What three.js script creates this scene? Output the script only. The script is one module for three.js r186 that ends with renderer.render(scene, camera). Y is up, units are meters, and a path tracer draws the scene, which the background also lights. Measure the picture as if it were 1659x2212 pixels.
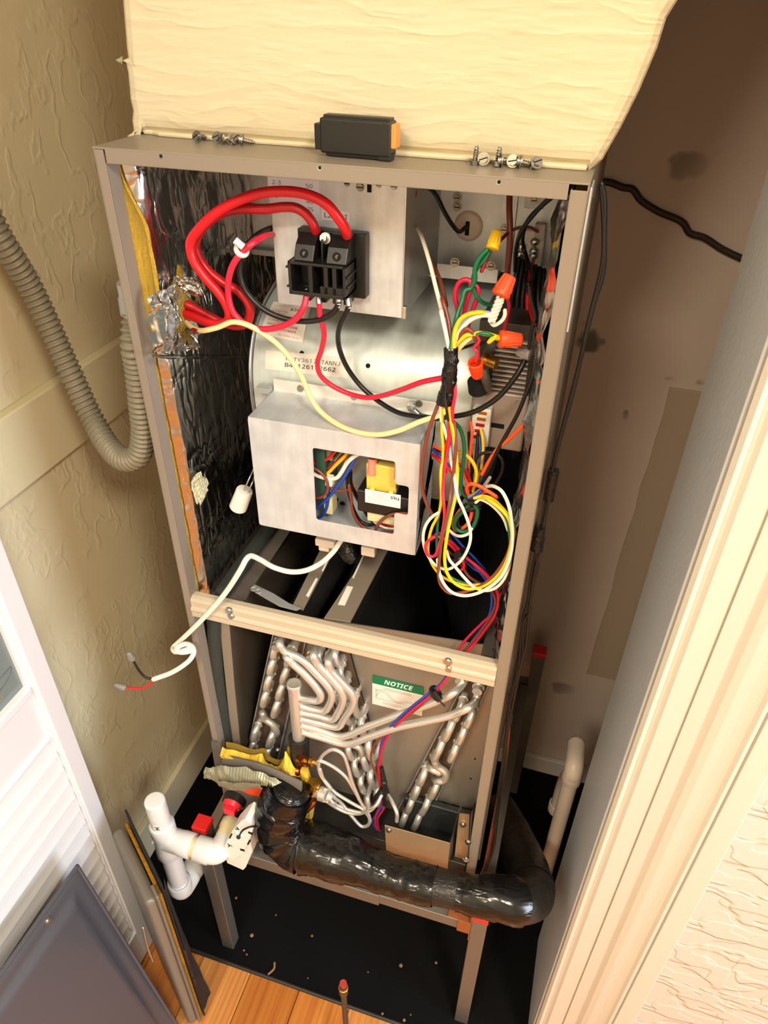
import * as THREE from 'three';
import { RoundedBoxGeometry } from 'three/addons/geometries/RoundedBoxGeometry.js';
import { mergeGeometries } from 'three/addons/utils/BufferGeometryUtils.js';
import { RectAreaLightUniformsLib } from 'three/addons/lights/RectAreaLightUniformsLib.js';

// ---------------------------------------------------------------- camera, light, exposure
// World: cabinet front plane is z = 0, its top left front corner is the origin, x right, y up, z to the viewer.
const FL = -1.48, CEIL = 1.22;                       // floor and ceiling heights
const scene = new THREE.Scene();
scene.background = new THREE.Color(0x0b0a09);
const RR = [[0.95756395, 0.01312987, -0.28792165], [0.17872434, -0.81076183, 0.55742521], [-0.22611696, -0.5852289, -0.77870293]];
const CC = [0.46264926, 0.11728404, 0.62023065], FPX = 1555.05;
const camera = new THREE.PerspectiveCamera(2 * Math.atan(1106 / FPX) * 180 / Math.PI, 1659 / 2212, 0.02, 20);
camera.matrixAutoUpdate = true;
camera.position.set(...CC);
{
  const m = new THREE.Matrix4().makeBasis(new THREE.Vector3(...RR[0]), new THREE.Vector3(...RR[1]).negate(), new THREE.Vector3(...RR[2]).negate());
  camera.quaternion.setFromRotationMatrix(m);
}
const renderer = new THREE.WebGLRenderer({ antialias: true });
renderer.toneMapping = THREE.LinearToneMapping;
renderer.toneMappingExposure = 0.93;
renderer.shadowMap.enabled = true;
RectAreaLightUniformsLib.init();
const LAMPS = [{ x: 1.35, z: 1.42, i: 125, c: [1.0, 0.90, 0.73] }, { x: 0.05, z: 1.85, i: 95, c: [1.0, 0.90, 0.73] }];
const LY = CEIL - 0.05, LS = 0.4, lights = [];
for (const q of LAMPS) { const l = new THREE.RectAreaLight(new THREE.Color().setRGB(...q.c), q.i, LS, LS); l.position.set(q.x, LY, q.z); l.lookAt(q.x, -5, q.z); scene.add(l); lights.push(l); }
const DAY = { x: 2.55, y: -0.15, z: 0.66, w: 0.8, h: 1.1, i: 21, c: [0.74, 0.86, 1.0] };
const day = new THREE.RectAreaLight(new THREE.Color().setRGB(...DAY.c), DAY.i, DAY.w, DAY.h);
day.position.set(DAY.x, DAY.y, DAY.z); day.lookAt(-2, DAY.y - 0.6, DAY.z - 0.35); scene.add(day);

// ---------------------------------------------------------------- helpers
let seed = 7; const rnd = () => { seed = (seed * 1664525 + 1013904223) >>> 0; return seed / 4294967296; };
const V = (x, y, z) => new THREE.Vector3(x, y, z);
// pixel of the photograph + a known plane (axis 0,1,2 = x,y,z) -> point in the place
function on(px, py, ax, v) {
  const a = (px - 829.5) / FPX, b = (py - 1106) / FPX;
  const d = [0, 1, 2].map(i => RR[0][i] * a + RR[1][i] * b + RR[2][i]);
  const t = (v - CC[ax]) / d[ax];
  return V(CC[0] + t * d[0], CC[1] + t * d[1], CC[2] + t * d[2]);
}
const at = (px, py, z) => on(px, py, 2, z);
const zoomf = (x0, y0, s) => { const f = (X, Y, z) => at(x0 + X / s, y0 + Y / s, z); f.px = (X, Y) => [x0 + X / s, y0 + Y / s]; return f; };
at.px = (x, y) => [x, y];
const cnt = {};
function numbered(n) { cnt[n] = (cnt[n] || 0) + 1; return cnt[n] === 1 ? n : n + '_' + String(cnt[n] - 1).padStart(3, '0'); }
function tag(o, label, category, group) { o.userData.label = label; o.userData.category = category; if (group) o.userData.group = group; return o; }
const tops = [];
function thing(name, label, category, group) { const g = new THREE.Group(); g.name = numbered(name); scene.add(g); tops.push(g); return tag(g, label, category, group); }
function struct(name) { const g = new THREE.Group(); g.name = numbered(name); g.userData.kind = 'structure'; scene.add(g); tops.push(g); return g; }
function part(name, geo, mat, parent, label) { const m = new THREE.Mesh(geo, mat); m.name = name; parent.add(m); if (label) m.userData.label = label; return m; }
function solo(name, geo, mat, label, category, group) { const m = new THREE.Mesh(geo, mat); m.name = numbered(name); scene.add(m); tops.push(m); if (label) tag(m, label, category, group); return m; }
function slab(name, geo, mat) { const m = solo(name, geo, mat); m.userData.kind = 'structure'; return m; }

function uvw(geo, tile = 1) {                         // box-projected uv in metres / tile
  const g = geo.index ? geo.toNonIndexed() : geo; const p = g.attributes.position, n = g.attributes.normal, uv = new Float32Array(p.count * 2);
  for (let i = 0; i < p.count; i += 3) {
    let nx = 0, ny = 0, nz = 0; for (let k = 0; k < 3; k++) { nx += n.getX(i + k); ny += n.getY(i + k); nz += n.getZ(i + k); }
    nx = Math.abs(nx); ny = Math.abs(ny); nz = Math.abs(nz);
    for (let k = 0; k < 3; k++) {
      const x = p.getX(i + k), y = p.getY(i + k), z = p.getZ(i + k), j = (i + k) * 2;
      if (nx >= ny && nx >= nz) { uv[j] = z / tile; uv[j + 1] = y / tile; } else if (ny >= nz) { uv[j] = x / tile; uv[j + 1] = z / tile; } else { uv[j] = x / tile; uv[j + 1] = y / tile; }
    }
  }
  g.setAttribute('uv', new THREE.BufferAttribute(uv, 2)); return g;
}
function box(x0, x1, y0, y1, z0, z1, r = 0.0008, tile = 1) {
  const w = Math.abs(x1 - x0), h = Math.abs(y1 - y0), d = Math.abs(z1 - z0); r = Math.min(r, w * .45, h * .45, d * .45);
  const g = new RoundedBoxGeometry(w, h, d, r > 0.004 ? 4 : 2, r); g.translate((x0 + x1) / 2, (y0 + y1) / 2, (z0 + z1) / 2); return uvw(g, tile);
}
const mg = a => mergeGeometries(a.map(g => g.index ? g.toNonIndexed() : g));
const UP = V(0, 1, 0);
function cyl(p0, p1, r0, r1 = r0, seg = 24) {
  const d = p1.clone().sub(p0), g = new THREE.CylinderGeometry(r1, r0, d.length(), seg);
  g.applyQuaternion(new THREE.Quaternion().setFromUnitVectors(UP, d.clone().normalize())); g.translate((p0.x + p1.x) / 2, (p0.y + p1.y) / 2, (p0.z + p1.z) / 2); return g;
}
function lathe(prof, p0, p1, seg = 28) {              // profile [r, t] along p0 -> p1, t in metres
  const g = new THREE.LatheGeometry(prof.map(q => new THREE.Vector2(Math.max(q[0], 1e-5), q[1])), seg), d = p1.clone().sub(p0).normalize();
  g.applyQuaternion(new THREE.Quaternion().setFromUnitVectors(UP, d)); g.translate(p0.x, p0.y, p0.z); return g;
}
function tube(pts, r, rad = 9, per = 7, tension = 0.5) {
  const c = new THREE.CatmullRomCurve3(pts, false, 'centripetal', tension);
  const g = new THREE.TubeGeometry(c, Math.max(6, pts.length * per), r, rad, false);
  const a = new THREE.SphereGeometry(r, rad, 6), b = a.clone(); a.translate(...pts[0].toArray()); b.translate(...pts[pts.length - 1].toArray());
  return mg([g, a, b]);
}
function ext(pts, depth, o = {}) {                    // polygon in xy extruded along +z
  const s = new THREE.Shape(pts.map(p => new THREE.Vector2(p[0], p[1])));
  for (const h of o.holes || []) s.holes.push(new THREE.Path(h.map(p => new THREE.Vector2(p[0], p[1]))));
  const b = o.bevel || 0; const g = new THREE.ExtrudeGeometry(s, { depth: depth - 2 * b, bevelEnabled: b > 0, bevelSize: b, bevelThickness: b, bevelOffset: -b, bevelSegments: o.seg || 2, curveSegments: 12 });
  g.translate(0, 0, b); return g;
}
function rrect(x0, y0, x1, y1, r, n = 5) {
  const o = []; const c = [[x1 - r, y1 - r, 0], [x0 + r, y1 - r, 1], [x0 + r, y0 + r, 2], [x1 - r, y0 + r, 3]];
  for (const [cx, cy, q] of c) for (let i = 0; i <= n; i++) { const t = (q + i / n) * Math.PI / 2; o.push([cx + r * Math.cos(t), cy + r * Math.sin(t)]); } return o;
}
const circ = (cx, cy, r, n = 20) => [...Array(n)].map((_, i) => [cx + r * Math.cos(i / n * 6.2832), cy + r * Math.sin(i / n * 6.2832)]);
function grid(nu, nv, f, tile = 1) {                  // surface f(u,v) -> Vector3, uv in metres handled by f or u,v
  const pos = [], uv = [], idx = [];
  for (let j = 0; j <= nv; j++) for (let i = 0; i <= nu; i++) { const p = f(i / nu, j / nv); pos.push(p.x, p.y, p.z); uv.push((p.u ?? i / nu) / tile, (p.v ?? j / nv) / tile); }
  for (let j = 0; j < nv; j++) for (let i = 0; i < nu; i++) { const a = j * (nu + 1) + i, b = a + 1, c = a + nu + 1, d = c + 1; idx.push(a, b, d, a, d, c); }
  const g = new THREE.BufferGeometry(); g.setAttribute('position', new THREE.Float32BufferAttribute(pos, 3)); g.setAttribute('uv', new THREE.Float32BufferAttribute(uv, 2)); g.setIndex(idx); g.computeVertexNormals(); return g;
}
// periodic value noise
const HT = new Float32Array(65536); { let s = 12345; for (let i = 0; i < 65536; i++) { s = (s * 1103515245 + 12345) >>> 0; HT[i] = (s >>> 8) / 16777216; } }
const hsh = (x, y, s) => HT[((x * 374761 + y * 668265 + s * 9176 + ((x * 31 ^ y * 57) * 131)) & 65535)];
const fade = t => t * t * (3 - 2 * t);
function vn(x, y, per, s) { const xi = Math.floor(x), yi = Math.floor(y), fx = fade(x - xi), fy = fade(y - yi), m = (a, p) => ((a % p) + p) % p; const a = hsh(m(xi, per[0]), m(yi, per[1]), s), b = hsh(m(xi + 1, per[0]), m(yi, per[1]), s), c = hsh(m(xi, per[0]), m(yi + 1, per[1]), s), d = hsh(m(xi + 1, per[0]), m(yi + 1, per[1]), s); return (a + (b - a) * fx) + ((c + (d - c) * fx) - (a + (b - a) * fx)) * fy; }
function fbm(u, v, px, py, s, oct = 4) { let a = 0, w = .5, t = 0; for (let k = 0; k < oct; k++) { a += w * vn(u * px, v * py, [px, py], s + k * 17); t += w; w *= .5; px *= 2; py *= 2; } return a / t; }
const ridge = (u, v, px, py, s, oct) => 1 - Math.abs(2 * fbm(u, v, px, py, s, oct) - 1);
function tex(n, f, srgb, m = n) {
  const d = new Uint8Array(n * m * 4);
  for (let y = 0; y < m; y++) for (let x = 0; x < n; x++) { const c = f(x / n, y / m), i = (y * n + x) * 4; if (typeof c === 'number') d[i] = d[i + 1] = d[i + 2] = Math.max(0, Math.min(255, c * 255)); else for (let k = 0; k < 3; k++) d[i + k] = Math.max(0, Math.min(255, c[k] * 255)); d[i + 3] = 255; }
  const t = new THREE.DataTexture(d, n, m); t.wrapS = t.wrapT = THREE.RepeatWrapping; t.magFilter = THREE.LinearFilter; t.minFilter = THREE.LinearMipmapLinearFilter; t.generateMipmaps = true; if (srgb) t.colorSpace = THREE.SRGBColorSpace; t.needsUpdate = true; return t;
}
function canvasTex(w, h, draw) { const c = document.createElement('canvas'); c.width = w; c.height = h; const g = c.getContext('2d'); draw(g, w, h); const t = new THREE.CanvasTexture(c); t.colorSpace = THREE.SRGBColorSpace; t.anisotropy = 4; return t; }
const std = (color, rough, o = {}) => new THREE.MeshStandardMaterial({ color, roughness: rough, metalness: 0, ...o });

// ---------------------------------------------------------------- materials
const smooth = (a, b, x) => { const t = Math.max(0, Math.min(1, (x - a) / (b - a))); return t * t * (3 - 2 * t); };
const bumpWall = tex(512, (u, v) => { const w = .09 * fbm(u, v, 4, 4, 3, 3); const k = ridge(u + w, v, 12, 7, 5, 4); const m = smooth(.42, .6, fbm(u, v, 4, 4, 9, 2)); return .3 + .45 * smooth(.84, .98, k) * m + .3 * fbm(u, v, 16, 10, 21, 4); });
const bumpPlaster = tex(512, (u, v) => { const w = .12 * fbm(u, v, 3, 6, 31, 3); return .45 * ridge(u, v + w * .6, 2, 14, 33, 4) ** 3 + .25 * fbm(u, v, 6, 30, 39, 3) + .25 * fbm(u, v, 4, 4, 41, 3); });
const bumpTrowel = tex(512, (u, v) => { const a = fbm(u + .1 * fbm(u, v, 3, 3, 55, 2), v, 9, 9, 51, 2), b = fbm(u, v + .15 * fbm(u, v, 4, 4, 61, 2), 4, 12, 57, 3); return .6 * smooth(.5, .56, a) * .5 + .5 * smooth(.52, .6, b) + .12 * fbm(u, v, 40, 40, 63, 2); });
const bumpCrinkle = tex(512, (u, v) => { const w = .05 * fbm(u, v, 6, 6, 71, 2); return .6 * ridge(u + w, v + w, 14, 4, 73, 3) ** 5 + .35 * ridge(u, v, 5, 9, 77, 3) ** 4 + .2 * fbm(u, v, 30, 12, 79, 2); });
const bumpGrain = tex(256, (u, v) => fbm(u, v, 60, 60, 81, 2));
const bumpRib = tex(256, (u, v) => .5 + .5 * Math.sin(u * 6.2832 * 24 + 2 * fbm(u, v, 4, 4, 83, 2)) * .5 + .4 * fbm(u, v, 6, 3, 85, 3));
const galvMap = tex(256, (u, v) => { const k = .77 + .1 * fbm(u, v, 14, 14, 91, 3) + .05 * fbm(u, v, 50, 6, 95, 2); return [k * .97, k, k * 1.03]; }, true);
const galvRough = tex(256, (u, v) => { const k = .38 + .28 * fbm(u, v, 8, 8, 97, 3); return [k, k, k]; });
const stainMap = tex(1024, (u, v) => {
  const dirt = smooth(.5, .8, fbm(u, v, 5, 5, 101, 4)), mold = smooth(.66, .74, fbm(u, v, 14, 14, 107, 4)) * smooth(.5, .62, fbm(u, v, 3, 3, 113, 2));
  const k = 1 - .1 * dirt - .45 * mold; return [.76 * k, .69 * k * (1 - .02 * dirt), .63 * k * (1 - .05 * dirt)];
}, true);
const foamRough = tex(256, (u, v) => { const k = .45 + .5 * fbm(u, v, 10, 10, 121, 3); return [k, k, k]; });
const woodMaps = [0, 1, 2].map(q => tex(256, (u, v) => {
  const g = fbm(u, v, 14, 2, 131 + q * 11, 3), r = .5 + .5 * Math.sin((u * 9 + 3 * fbm(u, v, 3, 1, 137 + q * 7, 2)) * 6.2832), k = .88 + .14 * g - .045 * smooth(.6, 1, r);
  return [.82 * k * (1 - .03 * q), .585 * k * k * (1 - .02 * q), .31 * k * k];
}, true, 1024));
const fiberMap = tex(256, (u, v) => { const k = .8 + .3 * (fbm(u, v, 40, 10, 141, 3) - .3); return [.99 * k, .80 * k, .26 * k]; }, true);

const M = {
  wall: std(0xd8cba6, .62, { bumpMap: bumpWall, bumpScale: .0016 }),
  plaster: std(0xcdc0a0, .6, { bumpMap: bumpPlaster, bumpScale: .0019 }),
  trowel: std(0xc4bcb2, .6, { bumpMap: bumpTrowel, bumpScale: .003 }),
  rear: std(0xffffff, .75, { map: stainMap, bumpMap: bumpWall, bumpScale: .001 }),
  ceil: std(0xc6bdae, .9),
  trim: std(0xc6bfb2, .35),
  jamb: std(0xc6c9ce, .45, { bumpMap: bumpGrain, bumpScale: .0003 }),
  doorWhite: std(0xdddde0, .4),
  mat: new THREE.MeshPhysicalMaterial({ color: 0x040405, roughness: .85, specularIntensity: .35, bumpMap: bumpGrain, bumpScale: .0004 }),
  paint: std(0x857a6c, .42, { bumpMap: bumpGrain, bumpScale: .00012 }),
  paintDark: std(0x5d5650, .4),
  panelGrey: std(0x5f5d60, .28),
  galv: std(0xffffff, 1, { metalness: .55, map: galvMap, roughnessMap: galvRough }),
  galvPlain: std(0xb0b4b4, .42, { metalness: .45 }),
  alu: std(0xd8d5cc, .3, { metalness: .65 }),
  steel: std(0xc9c9c6, .28, { metalness: 1 }),
  dullSteel: std(0x827f78, .5, { metalness: .75, bumpMap: bumpGrain, bumpScale: .0003 }),
  brass: std(0xcf9a45, .3, { metalness: 1 }),
  copper: std(0xb5683a, .35, { metalness: 1 }),
  foil: std(0xbdbbb8, .2, { metalness: 1, bumpMap: bumpCrinkle, bumpScale: .0022, side: THREE.DoubleSide }),
  foilTape: std(0x9e9d84, .38, { metalness: .55, bumpMap: bumpRib, bumpScale: .0012, side: THREE.DoubleSide }),
  fiber: std(0xffffff, 1, { map: fiberMap, bumpMap: bumpGrain, bumpScale: .002, side: THREE.DoubleSide }),
  black: std(0x151413, .38), blackMatte: std(0x0b0b0c, .8), tape: std(0x0b0b0b, .2, { bumpMap: bumpCrinkle, bumpScale: .0007 }),
  foam: std(0x1d1a17, .62, { bumpMap: bumpGrain, bumpScale: .0008, roughnessMap: foamRough }), foamGreen: std(0x2c312c, .7, { bumpMap: bumpGrain, bumpScale: .0006 }),
  fins: std(0x5c4a3c, .7, { metalness: .2 }),
  pvc: std(0xd6d7d6, .28), pvcOld: std(0xe2d2a6, .35), pvcDim: std(0xd8c8b8, .4),
  whitePl: std(0xeceae4, .35), redCap: std(0xd21f1c, .4), redPlug: std(0xe02838, .35), orange: std(0xff4d1c, .45), yellowNut: std(0xe8bc1c, .4), greyNut: std(0x8c8783, .45),
  amber: std(0xd9c45a, .4), paper: std(0xf0ece4, .7), pink: std(0xe88a74, .4), conduit: std(0x7c7563, .5, { metalness: .1 }), hole: std(0x030303, .9), bolt: std(0x9a968d, .35, { metalness: 1 }),
  glass: std(0x75807f, .18), rust: std(0x8a4a1e, .8, { bumpMap: bumpGrain, bumpScale: .0006 }),
};
const WC = { red: 0xd4141f, redDark: 0xb0131c, crimson: 0xc3163c, pinkred: 0xe01f3e, black: 0x111111, white: 0xece4d4, cream: 0xf0d9a0, yellow: 0xf2c414, green: 0x0b6b46, blue: 0x2346a8, lightblue: 0x86a3c4, brown: 0x7a3a2b, orange: 0xff5a26, purple: 0x5a2a4c, grey: 0x8d8a88 };
const wm = {}; for (const k in WC) wm[k] = std(WC[k], .36);

// ---------------------------------------------------------------- the setting
const LW = -0.285, RZ = -0.56, JX = 0.59, JZ0 = -0.145, JZ1 = 0.055, RX = 2.6, BZ = 2.6;
slab('wall_left', box(LW - .1, LW, FL - .05, CEIL, RZ - .1, BZ + .1, 0, .42), M.wall);
{
  const w = struct('wall_rear'); part('plaster_face', box(LW - .1, .95, FL - .05, CEIL, RZ - .1, RZ, 0, 1.1), M.rear, w);
  const a = on(1448, 838, 2, RZ + .004), b = on(1510, 842, 2, RZ + .004);
  const pts = []; for (let i = 0; i <= 14; i++) pts.push([a.x + .004 * (rnd() - .5) - .014 * i / 14, a.y - i * .05]); for (let i = 14; i >= 0; i--) pts.push([b.x + .004 * (rnd() - .5) + .02, a.y - .002 * rnd() - i * .05]);
  const pg = ext(pts, .005, { bevel: .0015 }); pg.translate(0, 0, RZ - .001); part('plaster_patch', uvw(pg, 1.1), std(0xa8957f, .8), w, 'raised strip of rough filler');
}
slab('wall_right_closet', box(.76, .86, FL - .05, CEIL, RZ - .1, JZ0, 0, .55), M.rear).name = 'wall_closet';
slab('wall_front', box(JX + .02, RX + .1, FL - .05, CEIL, JZ0 - .0, JZ1, 0, .27), M.trowel);
slab('wall_right', box(RX, RX + .1, FL - .05, CEIL, JZ1, BZ + .1, 0, .5), M.ceil);
slab('wall_back', box(LW - .1, RX + .1, FL - .05, CEIL, BZ, BZ + .1, 0, .5), M.ceil);
slab('ceiling', box(LW - .1, RX + .1, CEIL, CEIL + .1, RZ - .1, BZ + .1, 0), M.ceil);
{
  const f = struct('floor'); part('subfloor', box(LW - .1, RX + .1, FL - .1, FL - .02, RZ - .1, BZ + .1, 0), std(0x3a2a1a, .9), f);
  const pw = .1045, x0 = -.059 - 3 * pw; const gs = [0, 1, 2, 3].map(q => {
    const g = new RoundedBoxGeometry(pw - .0012, .019, 1.2, 1, .0009).toNonIndexed(); uvw(g, 1); const p = g.attributes.position, uv = g.attributes.uv;
    for (let i = 0; i < p.count; i++) uv.setXY(i, p.getX(i) / .11 + q * .37, p.getZ(i) / 1.3 + q * .29); return g;
  });
  const wmat = woodMaps.map((t, i) => std([0xffffff, 0xfbe6c8, 0xf3d9b0][i], .32, { map: t }));
  for (let i = 0; i < 28; i++) for (let j = 0; j < 3; j++) { const m = part('plank', gs[(i * 3 + j) % 4], wmat[(i * 2 + j) % 3], f); m.position.set(x0 + (i + .5) * pw, FL - .0095, -.1 + j * 1.2 + (i % 3) * .02); }
}
slab('baseboard_left', box(LW, LW + .013, FL, FL + .11, RZ, .1, .003), M.trim).material = std(0xd9cfae, .5);
slab('baseboard_rear', box(LW + .02, .76, FL, FL + .055, RZ, RZ + .014, .003), std(0xcfc6be, .5));
{
  const t = struct('trim_1'); const rt = on(0, 910, 0, LW + .02).y, rb = on(0, 1104, 0, LW + .02).y;   // chair rail on the left wall
  part('rail_board', box(LW, LW + .018, rb, rt, RZ, 2.55, .003, .55), std(0xdacfaa, .5, { bumpMap: bumpWall, bumpScale: .0008 }), t);
}
{ // jamb and casing of the closet opening
  const t = struct('trim_2');
  part('jamb', box(JX, JX + .02, FL, CEIL, JZ0, JZ1, .0015, .3), M.jamb, t);
  const z = JZ1; const prof = [[JX + .002, z], [JX + .002, z + .010], [JX + .006, z + .014], [JX + .010, z + .013], [JX + .012, z + .009], [JX + .015, z + .009], [JX + .019, z + .013], [JX + .040, z + .013], [JX + .0405, z + .0105], [JX + .0415, z + .0105], [JX + .042, z + .014], [JX + .058, z + .015], [JX + .0585, z + .0125], [JX + .060, z + .0125], [JX + .066, z + .017], [JX + .074, z + .019], [JX + .085, z + .0195], [JX + .097, z + .021], [JX + .101, z + .024], [JX + .105, z + .0235], [JX + .1065, z + .018], [JX + .108, z + .018], [JX + .109, z + .022], [JX + .133, z + .022], [JX + .135, z + .020], [JX + .135, z]];
  const g = ext(prof.map(p => [p[0], -p[1]]), CEIL - FL); g.rotateX(-Math.PI / 2); g.translate(0, FL, 0);
  part('casing', g, M.trim, t);
}
for (const [k, q] of LAMPS.entries()) { // flush ceiling lamps of the room outside the closet
  const l = thing('ceiling_lamp', ['round flush ceiling lamp to the right in front of the closet opening', 'round flush ceiling lamp to the left behind the viewer'][k], 'ceiling lamp');
  part('base', lathe([[0, 0], [.3, 0], [.3, .02], [.29, .03], [0, .03]], V(q.x, CEIL, q.z), V(q.x, 0, q.z)), M.whitePl, l);
  part('diffuser', cyl(V(q.x, CEIL - .045, q.z), V(q.x, CEIL - .03, q.z), .285), std(0xfff1d8, .5, { emissive: 0xffdca8, emissiveIntensity: 2 }), l);
}
{ // window in the right wall: frame and bright pane
  const w = struct('window_1'); const x = RX - .001, z0 = DAY.z - .36, z1 = DAY.z + .5, y0 = DAY.y - .6, y1 = DAY.y + .6;
  part('window_frame', mg([box(x - .03, x, y1, y1 + .06, z0 - .06, z1 + .06, .003), box(x - .03, x, y0 - .06, y0, z0 - .06, z1 + .06, .003), box(x - .03, x, y0, y1, z0 - .06, z0, .003), box(x - .03, x, y0, y1, z1, z1 + .06, .003)]), M.trim, w);
  part('window_pane', box(x - .006, x - .002, y0, y1, z0, z1, 0), std(0xdfe8f2, .3, { emissive: 0xb8d4ff, emissiveIntensity: 2.5 }), w);
}
// ---------------------------------------------------------------- plaster plenum above the cabinet
{
  const px = [[255, 0], [259, 50], [263, 100], [266, 124], [252, 131], [262, 139], [266, 160], [269, 190], [271, 215], [277, 240], [275, 262], [278, 282], [272, 291], [262, 297]];
  const zf = -.048, zl = -.072, L = px.map(p => at(p[0], p[1], zl)).map(p => [p.x, p.y]);
  const R = [[1268, 378], [1300, 350], [1318, 318], [1340, 280], [1380, 200], [1420, 105], [1440, 40], [1465, 0]].map(p => at(p[0], p[1], zf)).map(p => [p.x, p.y]);
  const pts = [[.05, CEIL - .002], ...L, [.012, .002], [.436, .002], ...R, [.535, .3], [.56, .6], [.56, CEIL - .002]];
  const g = ext(pts, .48, { bevel: .012, seg: 3 }); g.translate(0, 0, zf - .48); const gp = g.attributes.position; for (let i = 0; i < gp.count; i++) gp.setZ(i, gp.getZ(i) + (gp.getZ(i) > zf - .2 ? (zl - zf) * Math.max(0, 1 - gp.getX(i) / .44) : 0)); g.computeVertexNormals();
  const t = thing('plenum', 'cream plastered plenum box rising from the top of the cabinet', 'plenum');
  part('plaster_box', uvw(g, .21), M.plaster, t);
  const sk = []; const n = 40;                         // ragged plaster skirt trowelled onto the cabinet top
  for (let i = 0; i <= n; i++) { const x = .006 + .432 * i / n; sk.push([x, -.074 + .010 * fbm(i / n, .3, 9, 9, 5, 3) + (i / n) * .024 - (i < 2 ? .006 : 0)]); }
  const poly = [...sk, [.438, -.12], [.006, -.12]]; const s = ext(poly.map(p => [p[0], -p[1]]), .0045, { bevel: .0018 }); s.rotateX(-Math.PI / 2);
  part('plaster_skirt', uvw(s, .3), M.plaster, t);
  const spike = cyl(at(266, 131, zl - .012), at(251, 130, zl - .01), .004, .0006, 6); part('plaster_drip', spike, M.plaster, t);
}
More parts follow.
